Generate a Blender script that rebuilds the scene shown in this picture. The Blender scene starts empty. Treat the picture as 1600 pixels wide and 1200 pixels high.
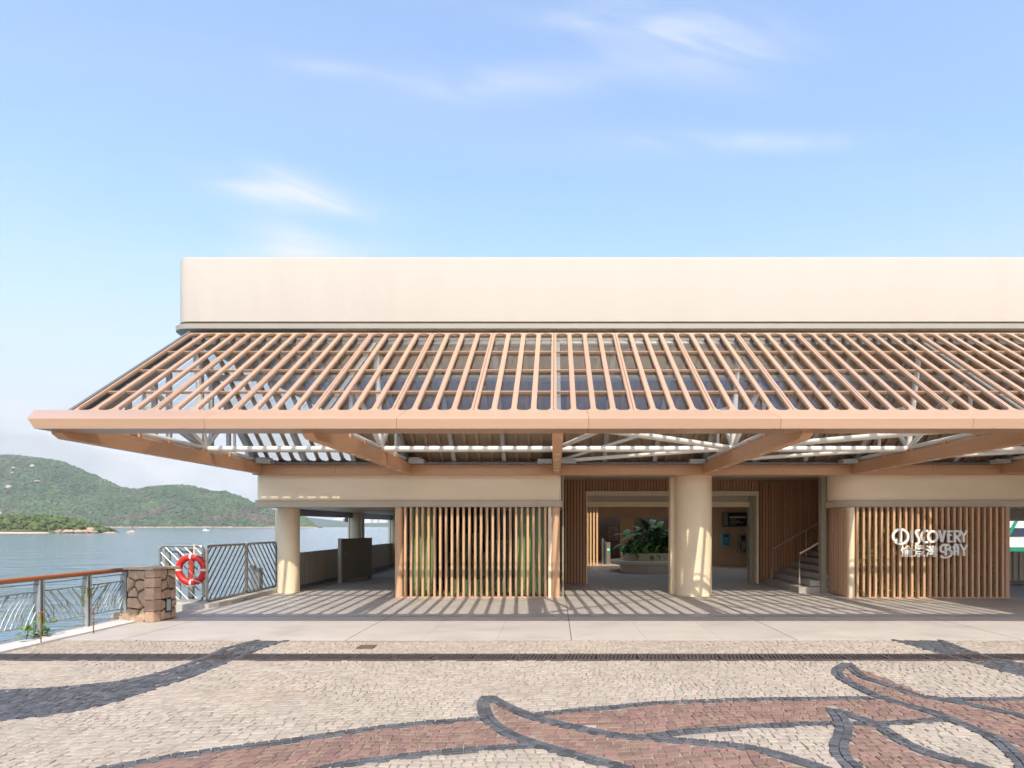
import bpy, math, random
import numpy as np
from mathutils import Vector, Matrix, noise

random.seed(7)
R = math.radians
sc = bpy.context.scene
COL = sc.collection

# ------------------------------------------------------------------ camera
cam_d = bpy.data.cameras.new('camera')
cam = bpy.data.objects.new('camera', cam_d)
COL.objects.link(cam)
cam.location = (0, 0, 1.6)
cam.rotation_euler = (R(90), 0, 0)
cam_d.sensor_width = 36
cam_d.lens = 22.5
cam_d.shift_x = -68 / 1600
cam_d.shift_y = 222 / 1600
cam_d.clip_start = 0.1
cam_d.clip_end = 20000
sc.camera = cam

# ------------------------------------------------------------------ sun and sky
TO_SUN = Vector((0.13, -0.87, 1.0)).normalized()
sun_d = bpy.data.lights.new('sun', 'SUN')
sun_d.energy = 2.0
sun_d.angle = R(0.5)
sun_d.color = (1.0, 0.93, 0.82)
sun = bpy.data.objects.new('sun', sun_d)
COL.objects.link(sun)
sun.location = (10, -20, 40)
sun.rotation_euler = TO_SUN.to_track_quat('Z', 'Y').to_euler()

SKY_STRENGTH = 0.15
world = bpy.data.worlds.new('World')
sc.world = world
world.use_nodes = True
wn, wl = world.node_tree.nodes, world.node_tree.links
wn.clear()


def wnode(t, **kw):
    n = wn.new(t)
    for k, v in kw.items():
        setattr(n, k, v)
    return n


def wmath(op, a, b=None, c=None, clamp=False):
    n = wnode('ShaderNodeMath', operation=op, use_clamp=clamp)
    for i, v in enumerate((a, b, c)):
        if v is None:
            continue
        if isinstance(v, (int, float)):
            n.inputs[i].default_value = v
        else:
            wl.new(v, n.inputs[i])
    return n.outputs[0]


def wrange(v, a, b, c=0.0, d=1.0):
    n = wnode('ShaderNodeMapRange', interpolation_type='SMOOTHSTEP')
    wl.new(v, n.inputs[0])
    for i, k in enumerate((a, b, c, d)):
        n.inputs[1 + i].default_value = k
    return n.outputs[0]


sky = wnode('ShaderNodeTexSky', sky_type='NISHITA')
sky.sun_disc = False
sky.sun_elevation = math.asin(TO_SUN.z)
sky.sun_rotation = math.atan2(TO_SUN.x, TO_SUN.y)
sky.air_density = 1.0
sky.dust_density = 2.2
sky.ozone_density = 3.5
tc = wnode('ShaderNodeTexCoord')
sep = wnode('ShaderNodeSeparateXYZ')
wl.new(tc.outputs['Generated'], sep.inputs[0])
dx, dy, dz = sep.outputs
# a cloud sheet high above: direction projected to a plane
zc = wmath('MAXIMUM', dz, 0.03)
cu = wmath('DIVIDE', dx, zc)
cv = wmath('DIVIDE', dy, zc)
cmb = wnode('ShaderNodeCombineXYZ')
wl.new(wmath('MULTIPLY', wmath('ADD', cu, wmath('MULTIPLY', cv, 0.25)), 0.5), cmb.inputs[0])
wl.new(wmath('MULTIPLY', cv, 1.3), cmb.inputs[1])
cmb.inputs[2].default_value = 3.7
n1 = wnode('ShaderNodeTexNoise')
n1.inputs['Scale'].default_value = 0.8
n1.inputs['Detail'].default_value = 9
n1.inputs['Roughness'].default_value = 0.55
n1.inputs['Distortion'].default_value = 0.9
wl.new(cmb.outputs[0], n1.inputs['Vector'])
cirrus = wmath('ADD', wmath('MULTIPLY', wrange(n1.outputs['Fac'], 0.42, 0.80), 0.16), 0.0)

# tangent coordinates of the sky in front of the pier, used for single wisps
yc = wmath('MAXIMUM', dy, 0.05)
tx = wmath('DIVIDE', dx, yc)
tz = wmath('DIVIDE', dz, yc)
front = wrange(dy, 0.1, 0.3)
cmb2 = wnode('ShaderNodeCombineXYZ')
wl.new(wmath('MULTIPLY', wmath('ADD', tx, wmath('MULTIPLY', tz, -0.6)), 2.2), cmb2.inputs[0])
wl.new(wmath('MULTIPLY', wmath('ADD', tz, wmath('MULTIPLY', tx, 0.25)), 9.0), cmb2.inputs[1])
n2 = wnode('ShaderNodeTexNoise')
n2.inputs['Scale'].default_value = 2.0
n2.inputs['Detail'].default_value = 8
n2.inputs['Distortion'].default_value = 0.6
wl.new(cmb2.outputs[0], n2.inputs['Vector'])
streak = wrange(n2.outputs['Fac'], 0.30, 0.72)


def wisp(px, py, lx, lz, slope, gain):
    cx, cz = (px - 868) / 1000, (822 - py) / 1000
    ax = wmath('SUBTRACT', tx, cx)
    az = wmath('SUBTRACT', wmath('SUBTRACT', tz, cz), wmath('MULTIPLY', ax, slope))
    r2 = wmath('ADD', wmath('POWER', wmath('ABSOLUTE', wmath('DIVIDE', ax, lx)), 2.0),
               wmath('POWER', wmath('ABSOLUTE', wmath('DIVIDE', az, lz)), 2.0))
    g = wmath('POWER', 2.718, wmath('MULTIPLY', r2, -1.0))
    return wmath('MULTIPLY', wmath('MULTIPLY', g, wmath('ADD', wmath('MULTIPLY', streak, 1.0), 0.12)), gain)


wsum = wisp(450, 300, 0.125, 0.030, -0.22, 1.0)
for args in ((440, 338, 0.065, 0.05, -0.3, 0.75), (1080, 62, 0.14, 0.055, -0.15, 0.7),
             (800, 125, 0.15, 0.03, 0.05, 0.45), (1150, 222, 0.2, 0.018, 0.0, 0.4), (440, 396, 0.14, 0.018, 0.0, 0.8), (890, 32, 0.07, 0.014, -0.1, 0.45), (520, 108, 0.08, 0.014, -0.15, 0.35)):
    wsum = wmath('ADD', wsum, wisp(*args))
wsum = wmath('MULTIPLY', wsum, front)

# cumulus bank lying low over the sea
cmb3 = wnode('ShaderNodeCombineXYZ')
wl.new(dx, cmb3.inputs[0])
wl.new(dy, cmb3.inputs[1])
wl.new(wmath('MULTIPLY', dz, 2.6), cmb3.inputs[2])
n3 = wnode('ShaderNodeTexNoise')
n3.inputs['Scale'].default_value = 5.5
n3.inputs['Detail'].default_value = 9
n3.inputs['Roughness'].default_value = 0.56
wl.new(cmb3.outputs[0], n3.inputs['Vector'])
low = wmath('MULTIPLY', wrange(dz, 0.20, 0.04), wrange(n3.outputs['Fac'], 0.34, 0.56))
n4 = wnode('ShaderNodeTexNoise')
n4.inputs['Scale'].default_value = 9
n4.inputs['Detail'].default_value = 6
wl.new(cmb3.outputs[0], n4.inputs['Vector'])
haze_band = wmath('MULTIPLY', wrange(dz, 0.46, 0.08), 0.90)
veil = wmath('ADD', haze_band, cirrus, None, True)

mix0 = wnode('ShaderNodeMixRGB')
mix0.inputs[0].default_value = 0.25
wl.new(sky.outputs[0], mix0.inputs[1])
mix0.inputs[2].default_value = (1.3, 1.7, 2.25, 1)
mix1 = wnode('ShaderNodeMixRGB')
wl.new(veil, mix1.inputs[0])
wl.new(mix0.outputs[0], mix1.inputs[1])
mix1.inputs[2].default_value = (1.97, 2.06, 2.2, 1)
mixc = wnode('ShaderNodeMixRGB')
wl.new(wmath('MULTIPLY', wsum, 1.0, None, True), mixc.inputs[0])
wl.new(mix1.outputs[0], mixc.inputs[1])
mixc.inputs[2].default_value = (2.2, 2.34, 2.52, 1)
mix2 = wnode('ShaderNodeMixRGB')
wl.new(wmath('MULTIPLY', low, 0.85), mix2.inputs[0])
wl.new(mixc.outputs[0], mix2.inputs[1])
cr = wnode('ShaderNodeMixRGB')
wl.new(wrange(n4.outputs['Fac'], 0.35, 0.65), cr.inputs[0])
cr.inputs[1].default_value = (1.68, 1.80, 1.95, 1)
cr.inputs[2].default_value = (2.5, 2.5, 2.52, 1)
wl.new(cr.outputs[0], mix2.inputs[2])
bg = wnode('ShaderNodeBackground')
bg.inputs['Strength'].default_value = SKY_STRENGTH
wl.new(mix2.outputs[0], bg.inputs[0])
wo = wnode('ShaderNodeOutputWorld')
wl.new(bg.outputs[0], wo.inputs[0])

# ------------------------------------------------------------------ exposure
sc.view_settings.view_transform = 'Standard'
sc.view_settings.look = 'None'
sc.view_settings.gamma = 1
sc.view_settings.exposure = 1.42
sc.view_settings.use_curve_mapping = False
sc.render.engine = 'CYCLES'
sc.cycles.use_denoising = True
sc.cycles.max_bounces = 7
sc.cycles.use_adaptive_sampling = True
sc.cycles.use_light_tree = False
sc.cycles.adaptive_threshold = 0.02
world.cycles.sampling_method = 'MANUAL'
world.cycles.sample_map_resolution = 512
sc.cycles.transparent_max_bounces = 24
sc.cycles.caustics_reflective = False
sc.cycles.caustics_refractive = False
sc.cycles.sample_clamp_indirect = 6

# ------------------------------------------------------------------ materials
MATS = {}


def mk(name, col, rough=0.6, amp=0.08, scale=2.0, bump=0.0, bscale=60.0, metal=0.0, rnd=0.0, stretch=(1, 1, 1),
       island=0.0, col2=None, c2a=0.55, c2b=0.75, c2scale=1.5, hue=0.0, spec=0.5, bdist=0.01):
    m = bpy.data.materials.new(name)
    m.use_nodes = True
    nt = m.node_tree
    N, L = nt.nodes, nt.links
    b = N['Principled BSDF']
    b.inputs['Roughness'].default_value = rough
    b.inputs['Metallic'].default_value = metal
    b.inputs['Specular IOR Level'].default_value = spec
    geo = N.new('ShaderNodeNewGeometry')
    mp = N.new('ShaderNodeMapping')
    mp.inputs['Scale'].default_value = stretch
    L.new(geo.outputs['Position'], mp.inputs['Vector'])
    nz = N.new('ShaderNodeTexNoise')
    nz.inputs['Scale'].default_value = scale
    nz.inputs['Detail'].default_value = 8
    nz.inputs['Roughness'].default_value = 0.62
    L.new(mp.outputs[0], nz.inputs['Vector'])
    val = N.new('ShaderNodeMapRange')
    L.new(nz.outputs['Fac'], val.inputs[0])
    val.inputs[1].default_value = 0.25
    val.inputs[2].default_value = 0.75
    val.inputs[3].default_value = 1 - amp
    val.inputs[4].default_value = 1 + amp
    cur = val.outputs[0]
    rv = None
    if rnd or island:
        oi = N.new('ShaderNodeObjectInfo')
        ad = N.new('ShaderNodeMath')
        ad.operation = 'ADD'
        L.new(oi.outputs['Random'], ad.inputs[0])
        if island:
            L.new(geo.outputs['Random Per Island'], ad.inputs[1])
        else:
            ad.inputs[1].default_value = 0
        fr = N.new('ShaderNodeMath')
        fr.operation = 'FRACT'
        L.new(ad.outputs[0], fr.inputs[0])
        rv = fr.outputs[0]
        k = max(rnd, island)
        mr = N.new('ShaderNodeMapRange')
        L.new(rv, mr.inputs[0])
        mr.inputs[3].default_value = 1 - k
        mr.inputs[4].default_value = 1 + k
        mu = N.new('ShaderNodeMath')
        mu.operation = 'MULTIPLY'
        L.new(cur, mu.inputs[0])
        L.new(mr.outputs[0], mu.inputs[1])
        cur = mu.outputs[0]
    base = N.new('ShaderNodeRGB')
    base.outputs[0].default_value = (*col, 1)
    cc = base.outputs[0]
    if col2:
        n2_ = N.new('ShaderNodeTexNoise')
        n2_.inputs['Scale'].default_value = c2scale
        n2_.inputs['Detail'].default_value = 6
        L.new(mp.outputs[0], n2_.inputs['Vector'])
        r2 = N.new('ShaderNodeMapRange')
        r2.interpolation_type = 'SMOOTHSTEP'
        L.new(n2_.outputs['Fac'], r2.inputs[0])
        r2.inputs[1].default_value = c2a
        r2.inputs[2].default_value = c2b
        mx = N.new('ShaderNodeMixRGB')
        L.new(r2.outputs[0], mx.inputs[0])
        L.new(cc, mx.inputs[1])
        mx.inputs[2].default_value = (*col2, 1)
        cc = mx.outputs[0]
    sc_ = N.new('ShaderNodeVectorMath')
    sc_.operation = 'SCALE'
    L.new(cc, sc_.inputs[0])
    L.new(cur, sc_.inputs['Scale'])
    out = sc_.outputs[0]
    if hue and rv:
        hs = N.new('ShaderNodeHueSaturation')
        h = N.new('ShaderNodeMapRange')
        m7 = N.new('ShaderNodeMath')
        m7.operation = 'MULTIPLY'
        m7.inputs[1].default_value = 7.31
        L.new(rv, m7.inputs[0])
        m8 = N.new('ShaderNodeMath')
        m8.operation = 'FRACT'
        L.new(m7.outputs[0], m8.inputs[0])
        L.new(m8.outputs[0], h.inputs[0])
        h.inputs[3].default_value = 0.5 - hue
        h.inputs[4].default_value = 0.5 + hue
        L.new(h.outputs[0], hs.inputs['Hue'])
        L.new(out, hs.inputs['Color'])
        out = hs.outputs[0]
    L.new(out, b.inputs['Base Color'])
    if bump:
        nb = N.new('ShaderNodeTexNoise')
        nb.inputs['Scale'].default_value = bscale
        nb.inputs['Detail'].default_value = 5
        L.new(mp.outputs[0], nb.inputs['Vector'])
        bp = N.new('ShaderNodeBump')
        bp.inputs['Strength'].default_value = bump
        bp.inputs['Distance'].default_value = bdist
        L.new(nb.outputs['Fac'], bp.inputs['Height'])
        L.new(bp.outputs[0], b.inputs['Normal'])
    MATS[name] = m
    return m


CREAM = mk('cream_render', (0.43, 0.382, 0.328), 0.8, 0.025, 1.2, 0.3, 14, stretch=(1.6, 1.6, 0.22), bdist=0.008, col2=(0.418, 0.370, 0.316), c2a=0.48, c2b=0.75, c2scale=1.6)
CREAM_LIFTED = mk('cream_render_shade_lifted', (0.90, 0.725, 0.50), 0.7, 0.04, 1.2, 0.2, 22, stretch=(0.6, 0.6, 2.5), bdist=0.005)  # shade copy of the sunlit cream render, colour brightened to offset the shade
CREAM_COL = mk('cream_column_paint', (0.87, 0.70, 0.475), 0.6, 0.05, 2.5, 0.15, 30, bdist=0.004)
SALMON = mk('salmon_coated_aluminium', (0.41, 0.252, 0.156), 0.36, 0.08, 3.0, 0.06, 40, stretch=(0.15, 8, 8), rnd=0.055, spec=0.8)
SALMON_B = mk('salmon_timber_look_shade_lifted', (0.62, 0.335, 0.175), 0.5, 0.08, 3.0, 0.06, 40, stretch=(6, 0.3, 9), rnd=0.03)  # same coating as the sunlit salmon, colour lifted to offset shade under canopy
SALMON_V = mk('salmon_vertical_grain', (0.64, 0.385, 0.222), 0.45, 0.10, 4.0, 0.05, 40, stretch=(9, 9, 0.25), rnd=0.09)
BROWN_V = mk('brown_timber_slat', (0.55, 0.27, 0.125), 0.5, 0.12, 4.0, 0.05, 40, stretch=(9, 9, 0.25), rnd=0.12)
PALE_WOOD = mk('pale_timber_panel', (0.72, 0.50, 0.30), 0.5, 0.08, 4.0, stretch=(9, 9, 0.25), rnd=0.04)
GREY_STEEL = mk('grey_painted_steel', (0.40, 0.385, 0.355), 0.5, 0.06, 3, rnd=0.03)
MIDSTEEL = mk('bronze_grey_steel', (0.24, 0.22, 0.19), 0.5, 0.06, 3, rnd=0.03)
WHITE_STEEL = mk('white_painted_tube', (0.74, 0.71, 0.64), 0.4, 0.05, 3)
TRIM = mk('bronze_grey_trim', (0.52, 0.43, 0.315), 0.42, 0.07, 3, metal=0.15)
GUTTER = mk('grey_gutter_metal', (0.37, 0.33, 0.275), 0.4, 0.05, 3, metal=0.2)
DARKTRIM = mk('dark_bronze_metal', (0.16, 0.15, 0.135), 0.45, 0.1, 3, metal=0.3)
JAMB = mk('olive_grey_jamb', (0.30, 0.27, 0.19), 0.45, 0.08, 3)
BEIGE = mk('beige_inner_panel', (0.66, 0.56, 0.43), 0.55, 0.08, 2)
TAUPE = mk('taupe_ribbed_metal', (0.48, 0.405, 0.305), 0.5, 0.06, 3, rnd=0.05)
DKTAUPE = mk('dark_taupe_metal', (0.26, 0.20, 0.13), 0.5, 0.08, 3, rnd=0.05)
STEEL = mk('brushed_stainless_steel', (0.46, 0.42, 0.36), 0.30, 0.12, 6, metal=0.9)
CONCRETE = mk('pale_paving_concrete', (0.425, 0.377, 0.33), 0.62, 0.10, 1.3, 0.15, 70, rnd=0.02, col2=(0.37, 0.325, 0.283), c2a=0.50, c2b=0.72, c2scale=0.9, stretch=(1, 1.5, 1), bdist=0.003)
KERB = mk('weathered_kerb_concrete', (0.46, 0.42, 0.36), 0.8, 0.2, 5, 0.4, 40, col2=(0.25, 0.21, 0.16), c2a=0.55, c2b=0.7, c2scale=6)
MORTAR = mk('sandy_mortar', (0.27, 0.225, 0.18), 0.95, 0.3, 12, 0.5, 120)
STONE_C = mk('cream_cobble_granite', (0.325, 0.270, 0.212), 0.78, 0.12, 0.9, 0.4, 55, island=0.13, hue=0.012, col2=(0.32, 0.245, 0.18), c2a=0.56, c2b=0.74, c2scale=0.6, bdist=0.008)
STONE_FAR = mk('cream_cobbles_beyond', (0.33, 0.275, 0.225), 0.8, 0.25, 9, 0.5, 12, bdist=0.01)
STONE_R = mk('red_cobble_porphyry', (0.195, 0.118, 0.088), 0.75, 0.14, 3, 0.35, 55, island=0.20, hue=0.016, bdist=0.008)
STONE_D = mk('charcoal_cobble_basalt', (0.066, 0.066, 0.07), 0.72, 0.25, 6, 0.4, 55, island=0.38, bdist=0.008)
IRON = mk('cast_iron', (0.07, 0.055, 0.05), 0.6, 0.3, 12, 0.3, 60)
BLACK = mk('black_plastic', (0.018, 0.018, 0.02), 0.35, 0.1, 4)
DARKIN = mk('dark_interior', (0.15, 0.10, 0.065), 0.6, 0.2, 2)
WATER_D = mk('rust', (0.19, 0.075, 0.03), 0.85, 0.4, 18, 0.4, 60)
RUST = WATER_D
HANDRAIL = mk('reddish_timber_handrail', (0.29, 0.095, 0.032), 0.35, 0.2, 5, stretch=(8, 0.6, 8))
GALV = mk('weathered_galvanised_steel', (0.34, 0.36, 0.34), 0.5, 0.2, 6, metal=0.4, col2=(0.26, 0.27, 0.13), c2a=0.5, c2b=0.7, c2scale=5)
PIERSTONE = mk('brown_rubble_stone', (0.42, 0.285, 0.185), 0.85, 0.25, 7, 0.7, 35, rnd=0.18, hue=0.012, bdist=0.02)
PIERCAP = mk('stone_cap', (0.40, 0.29, 0.21), 0.7, 0.2, 6)
RED = mk('red_buoy_shell', (0.52, 0.018, 0.010), 0.45, 0.1, 9)
REFLECT = mk('silver_reflective_tape', (0.62, 0.60, 0.56), 0.4, 0.06, 9)
ROPE = mk('white_rope', (0.68, 0.62, 0.52), 0.9, 0.1, 30)
ROPE_R = mk('red_rope', (0.50, 0.04, 0.02), 0.9, 0.2, 30)
PLANTER = mk('cream_terrazzo', (0.74, 0.66, 0.55), 0.5, 0.05, 12)
SOIL = mk('soil', (0.05, 0.035, 0.022), 0.95, 0.3, 9)
LEAF = mk('glossy_leaf', (0.075, 0.20, 0.045), 0.38, 0.2, 9, rnd=0.45, hue=0.03)
LEAF_L = mk('light_leaf', (0.18, 0.30, 0.06), 0.42, 0.2, 9, rnd=0.35, hue=0.03)
WHITE = mk('white_paint', (0.80, 0.79, 0.76), 0.5, 0.03, 3)
GREEN = mk('green_paint', (0.02, 0.28, 0.16), 0.4, 0.05, 3)
NAVYGLASS = mk('navy_window_glass', (0.035, 0.05, 0.085), 0.12, 0.1, 1)
BLUE = mk('blue_enamel', (0.07, 0.36, 0.62), 0.45, 0.15, 8)
GREYBOX = mk('grey_phone_metal', (0.28, 0.28, 0.28), 0.4, 0.1, 8, metal=0.5)
SCREEN = mk('dark_screen', (0.014, 0.014, 0.016), 0.25, 0.1, 5)
PRINT = mk('pale_print', (0.55, 0.52, 0.48), 0.6, 0.05, 20)
POSTER = mk('faded_pink_poster', (0.36, 0.25, 0.21), 0.7, 0.1, 6)
POSTER_D = mk('poster_dark_print', (0.15, 0.07, 0.06), 0.7, 0.1, 6)
FROST = mk('pale_green_panel', (0.64, 0.65, 0.44), 0.35, 0.08, 3)
SHELF = mk('grey_counter', (0.34, 0.31, 0.27), 0.5, 0.08, 3)
HILL = mk('hill_scrub', (0.055, 0.072, 0.026), 0.95, 0.45, 0.02, col2=(0.105, 0.075, 0.048), c2a=0.54, c2b=0.72, c2scale=0.006)
FOREST = mk('forest_canopy', (0.050, 0.085, 0.024), 0.9, 0.55, 0.012, island=0.5, hue=0.035, col2=(0.095, 0.072, 0.045), c2a=0.56, c2b=0.66, c2scale=0.009)
SCRUB = mk('islet_scrub', (0.062, 0.088, 0.02), 0.9, 0.3, 0.05, island=0.45, hue=0.03)
SAND = mk('beach_sand', (0.50, 0.38, 0.27), 0.95, 0.15, 0.3)
ROCK = mk('granite_rock', (0.36, 0.245, 0.17), 0.9, 0.3, 0.3, 0.6, 0.8, bdist=0.4)
ROCKP = mk('pale_rock', (0.42, 0.33, 0.26), 0.9, 0.25, 0.08)
FARHILL = mk('far_shore_trees', (0.05, 0.075, 0.04), 0.95, 0.3, 0.01)
FARWIN = mk('far_window_band', (0.45, 0.46, 0.47), 0.6, 0.05, 0.02)
FARBLD = mk('far_white_building', (0.72, 0.70, 0.66), 0.8, 0.05, 0.02)


def glass(name, tint, ior=1.5, rough=0.02):
    m = bpy.data.materials.new(name)
    m.use_nodes = True
    N, L = m.node_tree.nodes, m.node_tree.links
    N.remove(N['Principled BSDF'])
    t = N.new('ShaderNodeBsdfTransparent')
    t.inputs[0].default_value = (*tint, 1)
    g = N.new('ShaderNodeBsdfGlossy')
    g.inputs['Roughness'].default_value = rough
    f = N.new('ShaderNodeFresnel')
    f.inputs[0].default_value = ior
    mx = N.new('ShaderNodeMixShader')
    gg = N.new('ShaderNodeNewGeometry')
    inv = N.new('ShaderNodeMath')
    inv.operation = 'SUBTRACT'
    inv.inputs[0].default_value = 1.0
    L.new(gg.outputs['Backfacing'], inv.inputs[1])
    fm = N.new('ShaderNodeMath')
    fm.operation = 'MULTIPLY'
    L.new(f.outputs[0], fm.inputs[0])
    L.new(inv.outputs[0], fm.inputs[1])
    L.new(fm.outputs[0], mx.inputs[0])
    L.new(t.outputs[0], mx.inputs[1])
    L.new(g.outputs[0], mx.inputs[2])
    L.new(mx.outputs[0], N['Material Output'].inputs['Surface'])
    return m


GLASS = glass('canopy_glass', (0.965, 0.975, 0.97), 2.15)
ROOFGLASS = glass('bronze_fill_glass', (0.97, 0.89, 0.78), 1.45)  # bronze tint added to warm the sky light entering the hall
GREENGLASS = glass('green_tinted_glass', (0.76, 0.85, 0.72), 1.45)

# sea water
WATER = bpy.data.materials.new('sea_water')
WATER.use_nodes = True
N, L = WATER.node_tree.nodes, WATER.node_tree.links
b = N['Principled BSDF']
b.inputs['Base Color'].default_value = (0.085, 0.150, 0.185, 1)
b.inputs['Roughness'].default_value = 0.12
b.inputs['IOR'].default_value = 1.34
g_ = N.new('ShaderNodeNewGeometry')
prev = None
for (scl, stx, sty, dist) in ((0.9, 0.45, 1.0, 0.16), (0.12, 0.5, 1.0, 0.7), (3.2, 0.6, 1.0, 0.035)):
    mp = N.new('ShaderNodeMapping')
    mp.inputs['Scale'].default_value = (stx, sty, 1)
    L.new(g_.outputs['Position'], mp.inputs['Vector'])
    nz = N.new('ShaderNodeTexNoise')
    nz.inputs['Scale'].default_value = scl
    nz.inputs['Detail'].default_value = 5
    nz.inputs['Distortion'].default_value = 0.4
    L.new(mp.outputs[0], nz.inputs['Vector'])
    bp = N.new('ShaderNodeBump')
    bp.inputs['Strength'].default_value = 0.8
    bp.inputs['Distance'].default_value = dist
    L.new(nz.outputs['Fac'], bp.inputs['Height'])
    if prev:
        L.new(prev.outputs[0], bp.inputs['Normal'])
    prev = bp
L.new(prev.outputs[0], b.inputs['Normal'])

# ------------------------------------------------------------------ helpers
MW = {}


class MB:
    def __init__(s):
        s.v, s.f = [], []

    def add(s, vs, fs):
        o = len(s.v)
        s.v.extend([tuple(p) for p in vs])
        s.f.extend([tuple(i + o for i in f) for f in fs])
        return s

    def box(s, x0, x1, y0, y1, z0, z1):
        return s.add([(x0, y0, z0), (x1, y0, z0), (x1, y1, z0), (x0, y1, z0), (x0, y0, z1), (x1, y0, z1), (x1, y1, z1), (x0, y1, z1)],
                     [(3, 2, 1, 0), (4, 5, 6, 7), (0, 1, 5, 4), (1, 2, 6, 5), (2, 3, 7, 6), (3, 0, 4, 7)])

    def cbox(s, x0, x1, y0, y1, z0, z1, c=0.01):
        """box with chamfered upright edges and top"""
        p = [(x0 + c, y0), (x1 - c, y0), (x1, y0 + c), (x1, y1 - c), (x1 - c, y1), (x0 + c, y1), (x0, y1 - c), (x0, y0 + c)]
        return s.prism(p, z0, z1)

    def prism(s, poly, z0, z1):
        n = len(poly)
        vs = [(x, y, z0) for x, y in poly] + [(x, y, z1) for x, y in poly]
        fs = [tuple(reversed(range(n))), tuple(range(n, 2 * n))]
        fs += [(i, (i + 1) % n, n + (i + 1) % n, n + i) for i in range(n)]
        return s.add(vs, fs)

    def prof(s, poly, x0, x1):
        """(y,z) polygon swept along x; x0/x1 may be lists per vertex"""
        n = len(poly)
        a = x0 if isinstance(x0, (list, tuple)) else [x0] * n
        c = x1 if isinstance(x1, (list, tuple)) else [x1] * n
        vs = [(a[i], poly[i][0], poly[i][1]) for i in range(n)] + [(c[i], poly[i][0], poly[i][1]) for i in range(n)]
        fs = [tuple(range(n)), tuple(reversed(range(n, 2 * n)))]
        fs += [(i, n + i, n + (i + 1) % n, (i + 1) % n) for i in range(n)]
        return s.add(vs, fs)

    def tube(s, pts, r, n=8, closed=False):
        pts = [Vector(p) for p in pts]
        m = len(pts)
        vs, fs = [], []
        for i, p in enumerate(pts):
            if closed:
                t = pts[(i + 1) % m] - pts[i - 1]
            else:
                t = pts[min(i + 1, m - 1)] - pts[max(i - 1, 0)]
            t.normalize()
            up = Vector((0, 0, 1)) if abs(t.z) < 0.95 else Vector((1, 0, 0))
            a = t.cross(up).normalized()
            c = a.cross(t)
            rr = r[i] if isinstance(r, (list, tuple)) else r
            for k in range(n):
                q = 2 * math.pi * k / n
                vs.append(p + a * (rr * math.cos(q)) + c * (rr * math.sin(q)))
        seg = m if closed else m - 1
        for i in range(seg):
            for k in range(n):
                i2 = (i + 1) % m
                fs.append((i * n + k, i * n + (k + 1) % n, i2 * n + (k + 1) % n, i2 * n + k))
        if not closed:
            fs.append(tuple(reversed(range(n))))
            fs.append(tuple(range((m - 1) * n, m * n)))
        return s.add(vs, fs)

    def bar(s, p0, p1, w, h):
        p0, p1 = Vector(p0), Vector(p1)
        t = (p1 - p0).normalized()
        up = Vector((0, 0, 1)) if abs(t.z) < 0.95 else Vector((0, 1, 0))
        a = t.cross(up).normalized() * (w / 2)
        c = a.cross(t).normalized() * (h / 2)
        vs = [p + sa * a + sb * c for p in (p0, p1) for sa, sb in ((-1, -1), (1, -1), (1, 1), (-1, 1))]
        return s.add(vs, [(3, 2, 1, 0), (4, 5, 6, 7), (0, 1, 5, 4), (1, 2, 6, 5), (2, 3, 7, 6), (3, 0, 4, 7)])

    def loft(s, rings, cap0=True, cap1=True):
        n = len(rings[0])
        vs = [p for r_ in rings for p in r_]
        fs = []
        for i in range(len(rings) - 1):
            for k in range(n):
                fs.append((i * n + k, i * n + (k + 1) % n, (i + 1) * n + (k + 1) % n, (i + 1) * n + k))
        if cap0:
            fs.append(tuple(reversed(range(n))))
        if cap1:
            fs.append(tuple(range((len(rings) - 1) * n, len(rings) * n)))
        return s.add(vs, fs)

    def cyl(s, x, y, r, z0, z1, n=24, r1=None):
        r1 = r if r1 is None else r1
        ring = lambda z, q: [(x + q * math.cos(2 * math.pi * k / n), y + q * math.sin(2 * math.pi * k / n), z) for k in range(n)]
        return s.loft([ring(z0, r), ring(z1, r1)])

    def mesh(s, name='mesh'):
        me = bpy.data.meshes.new(name)
        me.from_pydata(s.v, [], s.f)
        me.update()
        return me


def link(name, me, mat, parent=None, loc=(0, 0, 0), rot=(0, 0, 0), smooth=False, scale=(1, 1, 1)):
    o = bpy.data.objects.new(name, me)
    COL.objects.link(o)
    o.location, o.rotation_euler, o.scale = loc, rot, scale
    if me is not None and mat is not None and not me.materials:
        me.materials.append(mat)
    if me is not None and smooth:
        for p in me.polygons:
            p.use_smooth = True
        try:
            me.set_sharp_from_angle(angle=R(40))
        except Exception:
            pass
    from mathutils import Euler
    MW[o] = Matrix.LocRotScale(Vector(loc), Euler(rot), Vector(scale))
    if parent is not None:
        o.parent = parent
        o.matrix_parent_inverse = MW[parent].inverted()
    return o


def build(mb, name, mat, parent=None, smooth=False, **kw):
    return link(name, mb.mesh(name), mat, parent, smooth=smooth, **kw)


def tag(o, label, cat, group=None):
    o['label'] = label
    o['category'] = cat
    if group:
        o['group'] = group
    return o


def thing(name, loc, label, cat, group=None):
    return tag(link(name, None, None, None, loc), label, cat, group)


def struct(o):
    o['kind'] = 'structure'
    return o


def stuff(o):
    o['kind'] = 'stuff'
    return o


def G(px, py):
    y = 1600.0 / (py - 822)
    return ((px - 868) * y / 1000, y)


def rrect(x0, x1, y0, y1, r, off=0.0, z=0.0, n=8):
    x0, x1, y0, y1, r = x0 - off, x1 + off, y0 - off, y1 + off, max(0.01, r + off)
    pts = []
    for cx, cy, a0 in ((x0 + r, y0 + r, 180), (x1 - r, y0 + r, 270), (x1 - r, y1 - r, 0), (x0 + r, y1 - r, 90)):
        for k in range(n + 1):
            a = R(a0 + 90 * k / n)
            pts.append((cx + r * math.cos(a), cy + r * math.sin(a), z))
    return pts


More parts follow.
